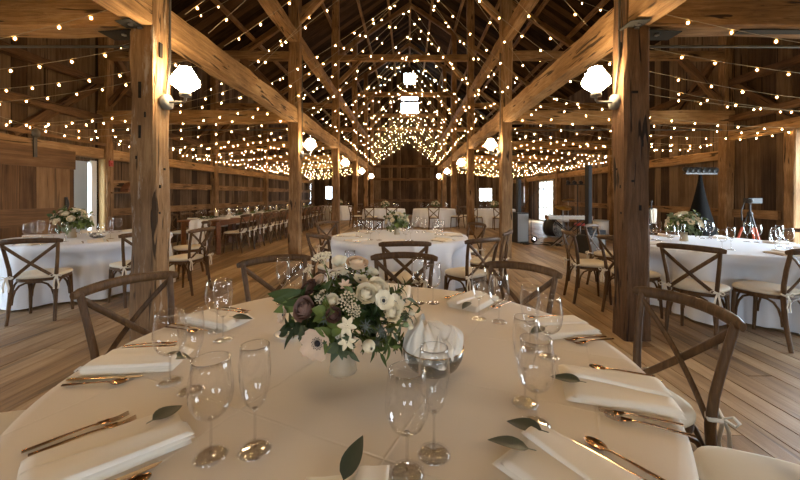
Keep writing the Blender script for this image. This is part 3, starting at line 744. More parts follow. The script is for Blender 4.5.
for i, (c, R, m, nf, l1, l2) in enumerate(TABLES):
    table_frame(l1 + ' hidden by its cloth', c, R, 'round tables')
    o = mobj('tablecloth', cloth_mesh(R, ZT, .025, nf, 40+i, m, dents=[radians(x) for x in DENTS.get(i, ())])); o.location = (c[0], c[1], 0)
    tag(o, l2, 'tablecloth', 'tablecloths')

G = 'cross-back chairs round the tables'
chair_at('dark cross-back chair at the front table, in front of the near left post', TS, 157, 1.29, G)
chair_at('dark cross-back chair at the front table, behind wine glasses, left of the flowers', TS, 124, 1.28, G)
chair_at('dark cross-back chair just behind the flowers of the front table', TS, 86, 1.16, G)
chair_at('dark cross-back chair at the front table, right of the flowers, facing away from the drums', TS, 48, 1.06, G)
chair_at('large dark cross-back chair at the right edge of the front table by the near post', TS, 9, 1.12, G)
chair_at('chair cut off at the bottom right corner, only its cream cushion showing', TS, -17, 1.30, G)
chair_at('chair cut off at the left picture edge, only its cream cushion showing', TS, 186, 1.45, G)
chair_at('cross-back chair at the middle table with its back to the front table flowers', T2, -87, 1.48, G)
chair_at('cross-back chair at the middle table, front left side', T2, 227, 1.16, G)
chair_at('cross-back chair at the middle table, back left side', T2, 143, 1.39, G)
chair_at('cross-back chair at the middle table, back right side beside the third post', T2, 25, 1.13, G)
chair_at('cross-back chair at the middle table, front right side with its cushion in view', T2, -57, 1.47, G)
chair_at('cross-back chair at the middle table seen edge-on before the second right post', T2, -24, 1.30, G)
chair_at('cross-back chair on the far side of the middle table', T2, 110, 1.5, G)
chair_at('cross-back chair in front of the left round table by the sliding door', TL, -66, 1.30, G)
chair_at('cross-back chair at the left round table, half hidden by the near left post', TL, -29, 1.26, G)
chair_at('cross-back chair right of the near left post, turned to the left table', TL, -6, 1.50, G)
chair_at('cross-back chair at the far side of the left round table, behind the near post', TL, 42, 1.25, G)
chair('cross-back chair in front of the white right table, turned to the near right post', (2.83, 3.46), radians(-54), G)
chair('cross-back chair cut by the right picture edge, its seat turned to the white table', (3.42, 3.38), radians(20), G)
chair_at('cross-back chair seen edge-on between the drums and the near right post', TR, 173, 1.50, G)
chair_at('cross-back chair with pale tied bows behind the edge-on chair at the right table', TR, 131, 1.22, G)
chair_at('cross-back chair mostly hidden behind the near right post', TR, 197, 1.33, G)
chair_at('cross-back chair at the far right side of the white right table', TR, 14, 1.2, G)
far = [
 (T3,-110,1.25,'far cross-back chair before the left far nave table, on its left'), (T3,-75,1.3,'far cross-back chair before the left far nave table, on its right'), (T3,-150,1.3,'far cross-back chair at the left end of the left far nave table'), 
 (T4,-95,1.3,'far cross-back chair straight before the right far nave table'), (T4,-45,1.25,'far cross-back chair at the right end of the right far nave table'), 
 (T5,-90,1.25,'far cross-back chair before the table beyond the farm tables'), (T5,-35,1.3,'far cross-back chair at the right of the table beyond the farm tables'), (T5,-140,1.3,'far cross-back chair at the left of the table beyond the farm tables'),
 (T6,-95,1.3,'far cross-back chair straight before the far table in the right aisle'), (T6,-60,1.3,'far cross-back chair beside the speaker before the far right aisle table'), (T6,-135,1.3,'far cross-back chair at the left of the far right aisle table'), (T6,180,1.3,'far cross-back chair behind the third right post'),
]
for C, ph, r, lab in far: chair_at(lab, C, ph, r, G, full=False)

# ------------------------------------------------------------------ long farm tables in the left aisle
XF, WF, LF, ZF = -4.78, .96, 2.36, .79
ordn = ('first', 'second', 'third', 'fourth'); FT = []
for k in range(4):
    y0 = 8.08 + k*(LF+.02)
    t = thing('farm_table', 'long reddish brown farm table in the left aisle, %s in the row' % ordn[k], 'table', (XF, y0, 0), 0, 'farm tables in a row')
    if k == 0:
        mb = MB()
        for i in range(5): mb.box((-.384+i*.192, LF/2, ZF-.02), (.19, LF, .04))
        FT.append(('tabletop', mb.mesh('tabletop', M['farm_wood'])))
        mb = MB()
        for sx in (-1, 1): mb.box((sx*.40, LF/2, ZF-.09), (.03, LF-.3, .10))
        for yy in (.13, LF-.13): mb.box((0, yy, ZF-.09), (.78, .03, .10))
        FT.append(('apron', mb.mesh('apron', M['farm_wood'])))
        for sx in (-1, 1):
            for yy in (.11, LF-.11):
                mb = MB(); mb.tube([(sx*.40, yy, 0), (sx*.40, yy, ZF-.04)], .062, 4, smooth=False); FT.append(('leg', mb.mesh('leg', M['farm_wood'])))
    for nm, me in FT: mobj(nm, me, t)
GF = 'cross-back chairs along the farm tables'
nth = ('first','second','third','fourth','fifth','sixth','seventh','eighth','ninth','tenth','eleventh','twelfth','thirteenth','fourteenth')
for k in range(14):
    chair('cross-back chair on the nave side of the farm tables, %s from the near end' % nth[k], (-4.13 + R_.uniform(-.02,.03), 8.52+.62*k, 0), pi/2+R_.uniform(-.06,.06), GF, full=k < 6)
for k in range(8):
    chair('cross-back chair on the wall side of the farm tables, %s from the near end' % nth[k], (-5.45, 8.55+.62*k, 0), -pi/2, GF, full=False)
def runner(u, v):
    w = (u-.5)*.40; L0 = .74; T_ = v*(L0+9.5); 
    if T_ < L0: 
        z = .03 + T_*(ZF-.03)/L0 if T_ < L0 else ZF
        return (XF+.03+w*(1+.12*(1-T_/L0))+.012*sin(u*9), 8.045 - .018*sin(u*14+1) - .02*(1-T_/L0), z)
    return (XF+.03+w, 8.055+(T_-L0), ZF+.008+.004*sin(u*6))
mb = MB(); mb.grid(runner, 24, 160); o = mb.build('table_runner', M['napkin_white']); tag(o, 'white cloth runner along the farm tables, hanging to the floor at the end', 'runner')
# ------------------------------------------------------------------ glasses
def wine_meshes(flute):
    if flute: prof = [(.005,.098),(.013,.101),(.024,.117),(.0325,.145),(.0365,.175),(.037,.205),(.0345,.232),(.0325,.25)]; st = .10; foot = .040
    else: prof = [(.006,.088),(.022,.092),(.036,.105),(.046,.126),(.0495,.148),(.0475,.175),(.0435,.202),(.0405,.226)]; st = .09; foot = .039
    b = MB(); inner = [(max(r-.0012,.0), z+.0012) for r, z in prof[::-1]]
    b.lathe([(.0,prof[0][1])]+prof+[(prof[-1][0]-.0006, prof[-1][1]+.0006)]+inner[:], 24)
    s = MB(); s.lathe([(.0055,.006),(.0038,.016),(.0034,.05),(.0036,st-.012),(.006,st)], 10)
    f = MB(); f.lathe([(0,.0012),(foot-.001,.0008),(foot,.0018),(foot*.7,.0042),(.010,.0062),(0,.0075)], 24)
    rm = MB(); q = prof[-1]; rm.tube([(q[0]*cos(a), q[0]*sin(a), q[1]) for a in [2*pi*i/28 for i in range(29)]], .0009, 5, caps=False)
    return [('rim', rm.mesh('rim', M['stem_glass'])), ('bowl', b.mesh('bowl', M['glass'])), ('stem', s.mesh('stem', M['stem_glass'])), ('foot', f.mesh('foot', M['foot_glass']))]
M['stem_glass'] = glass('stem_glass', (.95,.945,.94), .14, 1.0)
M['foot_glass'] = glass('foot_glass', (.98,.975,.97), .11, .9)
WINE, FLUTE = wine_meshes(False), wine_meshes(True)
def wine(label, x, y, z=ZT, s=1.0, group='wine glasses on the front table'):
    t = thing('wine_glass', label, 'wine glass', (x, y, z+.0005), R_.uniform(0, 6), group); t.scale = (s, s, s)
    for nm, me in WINE: mobj(nm, me, t)
def flute(label, x, y, z=ZT, s=1.0, group='champagne flutes on the front table'):
    t = thing('champagne_flute', label, 'champagne flute', (x, y, z+.0005), R_.uniform(0, 6), group); t.scale = (s, s, s)
    for nm, me in FLUTE: mobj(nm, me, t)
def T(u, v):
    d = (EYE-ZT)*FPX/(v-PV); return ((u-PU)*d/FPX, d)
places = ['the lower left napkin', 'the napkin at the left edge', 'the napkin before the near left post', 'the chair left of the flowers', 'the chair behind the flowers', 'the chair right of the flowers', 'the napkin of the large right chair', 'the napkin beside the right cushion', 'the lower right napkin with two leaves', 'the napkin at the bottom edge']
gl = [ # wine (u,v), flute (u,v)
 ((211,456),(255,450)), ((170,382),(191,391)), ((217,331),(223,340)), ((295,301),(283,303)), (None,(350,290)), ((433,303),(418,303)),
 ((499,322),(479,319)), ((549,357),(530,350)), ((536,424),(525,403)), ((407,473),(434,454))]
gnames = ['at the lower left of the front table, by the two forks', 'at the left of the front table, second from the lower left', 'on the left side of the front table before the near post', 'on the front table before the chair left of the flowers', 'on the front table just behind the flowers', 'on the front table between the flowers and the far right chair', 'on the front table before the chair right of the flowers', 'on the front table by the large right chair, farther pair', 'on the right side of the front table, nearer pair', 'in the middle of the table, nearest the camera']
for (w_, f_), nm in zip(gl, gnames):
    if w_: wine('clear empty wine glass ' + nm, *T(*w_))
    if f_: flute('tall clear champagne flute ' + nm, *T(*f_))

# ------------------------------------------------------------------ cutlery, napkins and leaves
def fork_mesh():
    mb = MB(); m = 'fork'
    mb.tube([(0,-.102,.003),(0,-.06,.005),(0,-.01,.008),(0,.022,.0085),(0,.035,.007)], [(.0055,.003),(.0052,.003),(.0035,.0025),(.003,.0022),(.0055,.002)], 8, up=(0,0,1))
    mb.grid(lambda u, v: ((u-.5)*(.010+.013*min(1, v*1.6)), .033+.026*v, .0065-.004*sin(v*2.2)+.004*(2*u-1)**2), 6, 6)
    for i in range(4):
        x = -.0093+.0062*i
        mb.tube([(x,.056,.0045),(x*1.02,.075,.0045),(x*1.0,.098,.0095)], [(.0016,.0012),(.0015,.0011),(.0008,.0008)], 6, up=(0,0,1))
    return mb.mesh('fork', M['bronze'])
def spoon_mesh():
    mb = MB()
    mb.tube([(0,-.098,.003),(0,-.055,.005),(0,-.005,.0075),(0,.035,.008),(0,.05,.0065)], [(.0055,.003),(.0052,.003),(.0035,.0025),(.0028,.0022),(.005,.002)], 8, up=(0,0,1))
    def f(u, v):
        a = (u-.5)*pi; yy = .047+.052*v; w = .0185*sin(pi*min(max(v*.93+.05,.0),1.0))**.6
        return (w*sin(a), yy, .0075-.0065*cos(a)*sin(pi*v)**.7 + .002*v)
    mb.grid(f, 8, 10); mb.grid(lambda u, v: Vector(f(u, v))+Vector((0,0,.0012)), 8, 10, flip=True); return mb.mesh('spoon', M['bronze'])
def knife_mesh():
    mb = MB()
    mb.tube([(0,-.115,.004),(0,-.07,.0055),(0,-.015,.0055),(0,.002,.005)], [(.0055,.0032),(.0065,.0036),(.0055,.0034),(.004,.003)], 8, up=(0,0,1))
    pol = [(-.006,0),(.005,0),(.0075,.03),(.0085,.075),(.006,.105),(-.001,.118),(-.005,.10),(-.0065,.05)]
    mb.prism(pol, .0035, .0055); return mb.mesh('knife', M['gold'])
FORK, SPOON, KNIFE = fork_mesh(), spoon_mesh(), knife_mesh()
def sheet(mb, quad, z0, th, nu=22, nv=22, wob=0.0, seed=0):
    """a soft folded layer of cloth over a quad given as four corners"""
    a, b, c, d = [Vector((q[0], q[1], 0)) for q in quad]; r = random.Random(seed); p = [r.uniform(0, 6) for _ in range(3)]
    def pos(u, v): return (a*(1-u)+b*u)*(1-v) + (d*(1-u)+c*u)*v
    def top(u, v):
        q = pos(u, v); e = max(0, (1-abs(2*u-1)**16)*(1-abs(2*v-1)**16))
        return Vector((q.x, q.y, z0+th*e**.5+wob*e*(sin(7*u+3*v+p[0])*.5+sin(5*v-4*u+p[1])*.5)))
    mb.grid(top, nu, nv)
    mb.add([pos(0,0)+Vector((0,0,z0)), pos(0,1)+Vector((0,0,z0)), pos(1,1)+Vector((0,0,z0)), pos(1,0)+Vector((0,0,z0))], [(0,1,2,3)], False)
def napkin_mesh(seed):
    r = random.Random(seed); mb = MB(); W, L = .088, .150
    sheet(mb, [(-W,-L),(W,-L),(W*1.02,L),(-W,L)], .0005, .012, wob=.0015, seed=seed)
    sheet(mb, [(-W*.98,-L*.98),(W*.98,-L*.98),(W*1.03,L*1.04),(-W*.97,L*.86)], .0122, .010, wob=.002, seed=seed+1)
    sheet(mb, [(-W*.2,-L*.96),(W*.97,-L*.96),(W*1.04,L*1.03),(W*.30,L*1.0)], .0215, .011, wob=.003, seed=seed+2)
    return mb.mesh('napkin', M['napkin'])
NAP = [napkin_mesh(3), napkin_mesh(9)]
def leaf_geo(mb, L, W, bend=.2, fold=.25, M4=None, tip=1.0):
    b0 = len(mb.v)
    def f(u, v):
        s_ = (u-.5)*2; w = W*(sin(pi*min(1, v**.8))**.85)*(1-.25*v) if 0 < v < 1 else 0.0006
        return (s_*w, L*v, bend*L*v*v*-1 + bend*L*.6*v + fold*w*abs(s_))
    mb.grid(f, 4, 8); mb.grid(lambda u, v: Vector(f(u, v))-Vector((0,0,.0007)), 4, 8, flip=True)
    mb.tube([(0,-L*.18,.0),(0,0,0),(0,L*.5,bend*L*.05)], [.0011,.0012,.0006], 5)
    if M4 is not None: mb.xf(M4, b0)
lf = MB(); leaf_geo(lf, .092, .024, .12, .18); LEAF = lf.mesh('leaf', M['euc'])
def place(o, phi, r, off, z, yaw=0.0, tilt=0.0, roll=0.0):
    """lay o at a place setting: phi, r from the table centre, off to the guest's right; +Y points to the centre"""
    p = radians(phi); er = Vector((cos(p), sin(p), 0)); et = Vector((-sin(p), cos(p), 0))
    o.location = Vector((TS[0], TS[1], 0)) + er*r + et*off + Vector((0,0,z))
    o.rotation_euler = Euler((tilt, roll, p+pi/2+yaw))
SET = [(-136,.79,0),(186,.85,0),(157,.86,1),(122,.80,0),(86,.80,1),(51,.80,0),(15,.84,1),(-21,.82,0),(-53,.80,1),(-90,.765,0)]
snames = ['at the lower left of the front table', 'at the left edge of the front table', 'on the front table before the near left post', 'before the chair left of the flowers', 'before the chair behind the flowers', 'before the chair right of the flowers', 'on the front table by the large right chair', 'at the right edge of the front table', 'at the lower right of the front table', 'at the bottom picture edge of the front table']
for i, ((ph, r, n), nm) in enumerate(zip(SET, snames)):
    o = mobj('napkin', NAP[n]); place(o, ph, r, 0, ZT+.0008, R_.uniform(-.06,.06)); tag(o, 'folded cream napkin ' + nm, 'napkin', 'napkins at the place settings')
    two = i == 8
    o = mobj('leaf', LEAF); o.name = 'green_leaf'
    place(o, ph, r-{0:.085,8:.115}.get(i, .10), {0:-.02,1:.03,2:.0,8:.055,9:.0}.get(i, -.03), ZT+.034, {0:.55,8:.25,9:-.35}.get(i, R_.uniform(-.5,.5)), .45 if i == 9 else -.12, .25 if i in (0,1,2) else (-.2 if i in (6,7,8) else 0))
    tag(o, 'single dark green leaf on the napkin ' + nm, 'leaf', 'leaves on the napkins')
    if two:
        o = mobj('green_leaf', LEAF); place(o, ph, r-.10, -.02, ZT+.030, .75, .15); tag(o, 'second, lower dark green leaf on the napkin ' + nm, 'leaf', 'leaves on the napkins')
    for me, kind, off, dr, lab in ((FORK,'fork',-.118,0.0,'bronze fork next to the napkin '), (FORK,'fork',-.150,.012,'outer bronze fork '), (KNIFE,'knife',.118,.0,'gold table knife beside the napkin '), (SPOON,'spoon',.152,.006,'bronze spoon outside the knife ')):
        if i == 9 and kind != 'fork': continue
        if i == 4: continue
        o = mobj(kind, me); place(o, ph, r+.035+dr, off, ZT+.001, R_.uniform(-.07,.07)); tag(o, lab + nm, kind, kind + 's at the place settings')

# ------------------------------------------------------------------ flowers
def align(p, d, spin=0.0):
    return Matrix.Translation(p) @ Vector(d).to_track_quat('Z', 'Y').to_matrix().to_4x4() @ Matrix.Rotation(spin, 4, 'Z')
def rose_geo(mb, r, seed, rings=4, open_=1.0):
    rd = random.Random(seed)
    mb.ball((0,0,r*.25), (r*.30,r*.30,r*.42), 8, 6)
    for k in range(rings):
        rho = r*(.34+.66*(k+1)/rings); n = 3+k; top = .22+.36*open_*k
        for j in range(n):
            a0 = 2*pi*(j+.5*(k % 2))/n + rd.uniform(-.2,.2); da = pi/n*1.35; jit = rd.uniform(-.08,.08)
            def f(u, v, a0=a0, da=da, rho=rho, top=top, jit=jit):
                s_ = (u-.5)*2; th = pi*.93 - (pi*.93-(top+jit+.35*s_*s_))*v
                a = a0+s_*da*(.35+.65*v); fl = 1+.30*v**5+.06*s_*s_*v
                return (rho*fl*sin(th)*cos(a), rho*fl*sin(th)*sin(a), rho*.80*cos(th)+r*.22)
            mb.grid(f, 6, 6)
def anemone_geo(mb, r, seed, n=8, eye=True):
    rd = random.Random(seed)
    for j in range(n):
        a0 = 2*pi*j/n+rd.uniform(-.12,.12); cup = rd.uniform(.15,.4); lift = .004*(j % 2)
        def f(u, v, a0=a0, cup=cup, lift=lift):
            s_ = (u-.5)*2; w = r*.46*sin(pi*(.12+.80*v))**.7; q = r*(.08+.92*v)
            return (q*cos(a0)-s_*w*sin(a0), q*sin(a0)+s_*w*cos(a0), lift+cup*r*v*v+.10*r*s_*s_*v)
        mb.grid(f, 5, 6)
def star_geo(mb, r, seed):
    rd = random.Random(seed)
    for j in range(6):
        a0 = 2*pi*j/6+rd.uniform(-.15,.15); dn = rd.uniform(-.25,.3)
        def f(u, v, a0=a0, dn=dn):
            s_ = (u-.5)*2; w = r*.27*sin(pi*(.1+.86*v))**.8; q = r*v
            return (q*cos(a0)-s_*w*sin(a0), q*sin(a0)+s_*w*cos(a0), dn*r*v*v+.2*r*v+.12*r*s_*s_)
        mb.grid(f, 4, 6)
    mb.ball((0,0,r*.1), r*.13, 6, 4)
def lace_geo(mb, r, seed, n=34):
    rd = random.Random(seed)
    for j in range(n):
        a = j*2.4; q = r*sqrt((j+.5)/n); z = .35*r*(1-(q/r)**2)+rd.uniform(-.1,.1)*r
        c = (q*cos(a), q*sin(a), z); mb.ball(c, rd.uniform(.10,.17)*r, 6, 4)
    for j in range(8):
        a = j*.785; mb.tube([(0,0,-r*.9),(r*.6*cos(a), r*.6*sin(a), 0)], r*.02, 4)
def thistle_geo(mb, r, seed):
    rd = random.Random(seed); mb.ball((0,0,0), (r*.6,r*.6,r*.75), 8, 6)
    for j in range(40):
        z = 1-2*(j+.5)/40; a = j*2.4; q = sqrt(1-z*z); d = Vector((q*cos(a), q*sin(a), z)); mb.tube([d*r*.5, d*r], [r*.07, r*.015], 4)
    for j in range(9):
        a = 2*pi*j/9; mb.tube([(0,0,-r*.5), (r*1.1*cos(a), r*1.1*sin(a), -r*.2), (r*1.9*cos(a), r*1.9*sin(a), r*.15)], [(r*.10,r*.03),(r*.14,r*.03),(r*.01,r*.01)], 5)
def bud_geo(mb, r, seed):
    for j in range(3):
        a0 = 2*pi*j/3
        def f(u, v, a0=a0):
            s_ = (u-.5)*2; th = pi*(1-v*.93); a = a0+s_*1.25
            return (r*.82*sin(th)*cos(a)*(1+.04*j), r*.82*sin(th)*sin(a)*(1+.04*j), -r*1.15*-cos(th)*-1 if False else r*1.15*(-cos(pi*v*.93)))
        mb.grid(f, 6, 8)
def sprig_geo(mb, L, n, ll, lw, seed, droop=.2):
    rd = random.Random(seed); pts = [Vector((L*.25*sin(i*.5)*.2, 0, L*i/8 - 0)) + Vector((droop*L*(i/8)**2, 0, 0)) for i in range(9)]
    mb.tube(pts, [.0026-.00018*i for i in range(9)], 5)
    for j in range(n):
        t = .15+.85*(j+.5)/n; i = min(7, int(t*8)); p = pts[i].lerp(pts[i+1], t*8-i); a = j*2.4+rd.uniform(-.4,.4)
        d = Vector((cos(a), sin(a), rd.uniform(.15,.9))).normalized()
        M4 = Matrix.Translation(p) @ d.to_track_quat('Y', 'Z').to_matrix().to_4x4()
        leaf_geo(mb, ll*rd.uniform(.7,1.15), lw*rd.uniform(.8,1.15), rd.uniform(.1,.5), .3, M4)
GEO = {'ranunculus': (rose_geo, 'white_petal'), 'rose': (rose_geo, 'mauve_petal'), 'anemone': (anemone_geo, 'white_petal'), 'star_flower': (star_geo, 'white_petal'), 'lace_flower': (lace_geo, 'cream_petal'), 'thistle': (thistle_geo, 'thistle'), 'bud': (bud_geo, 'white_petal')}
def bloom(root, kind, p, d, r, seed, mat=None, stem_to=None):
    fn, mdef = GEO[kind]; mb = MB(); fn(mb, r, seed); mb.xf(align(p, d, seed*1.3))
    o = mb.build(kind, M[mat or mdef], root)
    if kind == 'anemone':
        e = MB(); e.ball((0,0,r*.10), (r*.20,r*.20,r*.14), 10, 6)
        for j in range(22):
            a = j*.2856; q = r*(.30 if j % 2 else .36); e.tube([(0,0,r*.05),(q*.8*cos(a), q*.8*sin(a), r*.13)], r*.012, 3); e.ball((q*cos(a), q*sin(a), r*.14), r*.035, 5, 4)
        e.xf(align(p, d, seed*1.3)); e.build('eye', M['anemone_eye'], o)
    if stem_to is not None:
        s_ = MB(); q = Vector(p); c = Vector(stem_to); s_.tube([q-Vector(d)*r*.4, q.lerp(c, .5)-Vector(d)*.01, c], .0024, 5); s_.build('stem', M['leaf_mid'], o)
    return o

# the large arrangement on the front table; its own origin at the vase foot
vx, vy = T(343, 371); VB = Vector((vx, vy, ZT))
fa = thing('flower_arrangement', 'large loose white and dusky mauve flower arrangement in a cream vase on the front table', 'flowers', VB)
mb = MB(); mb.lathe([(0,0),(.046,0),(.048,.004),(.046,.012),(.036,.07),(.033,.10),(.040,.122),(.0385,.124),(.030,.10),(.030,.04),(0,.03)], 32, squash=lambda a, z: 1+.018*cos(16*a)); mb.build('vase', M['vase'], fa)
CC = Vector((.004, .0, .20))                     # heart of the bunch, from the vase foot
def rel(u, v, dy): return at(u, v, vy+dy) - VB
BL = [ # kind, u, v, depth offset, radius (m), material
 ('anemone',318,343,-.155,.052,'blush_petal'), ('rose',305,309,-.11,.036,'mauve_petal'), ('rose',309,289,-.02,.032,'plum_petal'), ('rose',317,281,.03,.026,'blush_petal'),
 ('lace_flower',323,298,-.09,.034,'cream_petal'), ('ranunculus',332,301,-.11,.021,'white_petal'), ('lace_flower',348,301,-.13,.036,'cream_petal'), ('lace_flower',354,311,-.14,.026,'cream_petal'),
 ('ranunculus',366,294,-.11,.032,'white_petal'), ('ranunculus',377,289,-.07,.036,'white_petal'), ('anemone',383,301,-.11,.036,'white_petal'), ('star_flower',347,326,-.19,.033,'white_petal'), ('star_flower',347,341,-.175,.031,'white_petal'),
 ('bud',369,346,-.155,.026,'white_petal'), ('anemone',394,305,-.06,.038,'white_petal'), ('ranunculus',391,312,-.09,.03,'white_petal'), ('ranunculus',357,264,.02,.036,'peach_petal'), ('lace_flower',322,257,.05,.040,'white_petal'),
 ('lace_flower',335,274,.02,.024,'cream_petal'), ('star_flower',345,286,-.06,.026,'blush_petal'), ('anemone',284,315,-.05,.030,'blush_petal'), ('bud',338,336,-.15,.013,'cream_petal'), ('ranunculus',344,273,.05,.018,'cream_petal'),
 ('thistle',324,319,-.15,.014,None), ('thistle',381,331,-.12,.015,None), ('thistle',377,343,-.13,.013,None), ('thistle',366,326,-.17,.014,None), ('rose',334,315,-.165,.022,'plum_petal'), ('lace_flower',308,270,.06,.022,'cream_petal'),
 ('lace_flower',404,314,-.03,.016,'leaf_pale'), ('lace_flower',409,322,-.05,.013,'cream_petal'), ('bud',399,298,-.02,.012,'leaf_pale'), ('bud',412,313,-.03,.013,'cream_petal'), ('bud',410,327,-.05,.012,'white_petal'), ('ranunculus',372,272,.06,.024,'cream_petal'),
 ('anemone',360,281,.0,.028,'cream_petal'), ('ranunculus',340,262,.14,.03,'white_petal'), ('anemone',320,300,.16,.045,'white_petal'), ('ranunculus',370,300,.17,.034,'white_petal'), ('ranunculus',350,320,.19,.034,'white_petal')]
for i, (k, u, v, dy, r, mt) in enumerate(BL):
    p = rel(u, v, dy); d = (p-CC).normalized(); d = (d*.75+Vector((.0,-.35 if dy < .05 else .2,.25))).normalized()
    bloom(fa, k, p, d, r*(.86 if k != 'anemone' else .95), i+1, mt, stem_to=CC*.8+Vector((0,0,.02)) if k in ('bud','lace_flower','thistle','star_flower') or i in (16,) else None)
def sprig(root, base, tipdir, L, n, ll, lw, seed, mat, droop=.2):
    mb = MB(); sprig_geo(mb, L, n, ll, lw, seed, droop); mb.xf(align(base, tipdir, seed*.9)); mb.build('leaf_sprig', M[mat], root)
rs = random.Random(5)
for i in range(39):                              # leaf mass: sprigs on all sides
    a = 2*pi*i/42*3.0+rs.uniform(-.2,.2); el = rs.uniform(-.02 if sin(a) < 0 else -.25, 1.25); d = Vector((cos(a)*cos(el), sin(a)*cos(el), sin(el)))
    sprig(fa, Vector((0,0,.13))+d*.03, d, rs.uniform(.12,.185), 15, .056, .0175, 200+i, ('leaf','leaf','leaf_mid','leaf_grey')[i % 4], rs.uniform(.0,.3))
tops = [(360,276,.02,.11),(366,272,.03,.10),(352,280,.0,.09),(397,291,.02,.10),(404,285,.05,.08),(402,300,-.03,.08),(388,345,-.12,.09),(379,353,-.14,.07),(349,352,-.15,.05),(341,350,-.14,.05),(409,306,.0,.07),(405,318,-.03,.07),(398,324,-.08,.08),(411,313,-.02,.06),(392,333,-.12,.09)]
for i, (u, v, dy, L) in enumerate(tops):
    p = rel(u, v, dy); b = Vector((0,0,.15)); d = (p-b); sprig(fa, b+d*.25, d.normalized(), d.length*.85, 12, .042, .008, 300+i, ('leaf_mid','leaf','leaf_grey')[i % 3], .05)
for i, (u, v, dy, L, W) in enumerate(((270,294,-.02,.105,.024),(276,311,-.05,.085,.022),(285,297,-.04,.10,.026),(292,318,-.06,.07,.016),(275,300,-.04,.09,.02))):
    tip = rel(u, v, dy); b = rel(308, 299, -.03) if i != 3 else rel(312, 308, -.07); d = tip-b
    mb = MB(); mb.tube([Vector((0,0,.16)), b], .002, 5); M0 = Matrix.Translation(b) @ d.to_track_quat('Y', 'Z').to_matrix().to_4x4(); tc_ = Vector((.1,-1,.45)); M4 = max((M0 @ Matrix.Rotation(q*.3, 4, 'Y') for q in range(-4, 5)), key=lambda m_: (m_.to_3x3() @ Vector((0,0,1))).dot(tc_)); leaf_geo(mb, d.length*1.1, W*1.25, .15, .25, M4); mb.build('broad_leaf', M['leaf_mid' if i % 2 else 'leaf'], fa)

# side plate with butter, glass bowl with a crumpled napkin
x, y = T(290, 336); pt = MB(); pt.lathe([(0,.002),(.042,.002),(.046,.006),(.064,.012),(.0655,.0135),(.064,.0145),(.046,.0085),(.042,.005),(0,.005)], 36); o = pt.build('side_plate', M['plate'], loc=(x, y, ZT+.0006)); tag(o, 'small white side plate left of the flower vase', 'plate')
bt = MB(); bt.ball((0,0,.012), (.026,.020,.013), 14, 8); bt.ball((.016,.004,.020), (.014,.014,.011), 10, 6); bt.ball((-.014,-.003,.020), (.013,.012,.010), 10, 6); o = bt.build('butter', M['butter'], loc=(x, y+.002, ZT+.0062)); tag(o, 'pale yellow curls of butter on the small white side plate', 'butter')
x, y = T(433, 371)
bw = thing('glass_bowl', 'ribbed grey glass bowl with a gold rim on the front table', 'bowl', (x, y, ZT+.0006))
mb = MB(); mb.lathe([(0,.004),(.055,.0),(.060,.004),(.085,.025),(.101,.055),(.106,.085),(.1035,.085),(.098,.056),(.082,.028),(.056,.008),(0,.008)], 64, squash=lambda a, z: 1+.014*cos(32*a)*(1 if .005 < z < .08 else 0)); mb.build('bowl_body', M['bowl_glass'], bw)
mb = MB(); mb.tube([(.105*cos(a), .105*sin(a), .086) for a in [2*pi*i/48 for i in range(49)]], .0019, 6, caps=False); mb.build('gold_rim', M['gold'], bw)
def crump(u, v):
    a = 2*pi*u; t = v; r = .094*(1-t**2.2)**.55*(1+.16*sin(5*a+2.2+2*t)+.09*sin(9*a+.7-3*t)) if t < 1 else 0
    lean = .018*t; z = .05+.115*sin(t*pi/2)*(1+.16*sin(3*a+1.9)*(1-t)+.05*sin(8*a+4*t))
    return (r*cos(a)-lean, r*sin(a)+.01*t, z)
mb = MB(); mb.grid(lambda u, v: Vector(crump(u, v))*.86+Vector((0,0,.004)), 48, 14)
rd = random.Random(12)
def fold(a0, da, apex, bulge, rb=.094, zb=.078, tw=0.0):
    ap = Vector(apex); n = Vector((cos(a0), sin(a0), .25))
    def f(u, v):
        s_ = (u-.5)*2; a = a0+da*s_+tw*v; q = Vector((rb*cos(a), rb*sin(a), zb-.012*abs(s_)))
        m_ = q.lerp(ap, v**.9); return m_ + n*bulge*sin(pi*min(1, v*.9+.08))*(1-abs(s_))**1.0 + Vector((0,0,.010*sin(9*s_+a0*3)*(1-v)))
    mb.grid(f, 20, 12)
for a0, da, ap, bl in ((-2.5,.75,(-.035,-.010,.168),.016), (-1.55,.70,(.015,-.02,.135),.030), (-.75,.62,(.062,-.022,.150),.022), (.1,.65,(.050,.02,.140),.025), (1.1,.8,(.01,.03,.150),.02), (2.3,.8,(-.03,.02,.175),.02), (-3.0,.6,(-.050,.01,.150),.018), (-1.1,.5,(.035,-.045,.118),.030), (-2.0,.55,(-.015,-.050,.125),.028)):
    fold(a0, da, ap, bl)
o = mb.build('crumpled_napkin', M['napkin'], loc=(x, y, ZT+.0006)); o.scale = (1.06,1.06,1.10); tag(o, 'crumpled white linen napkin bunched up in the ribbed glass bowl', 'napkin')
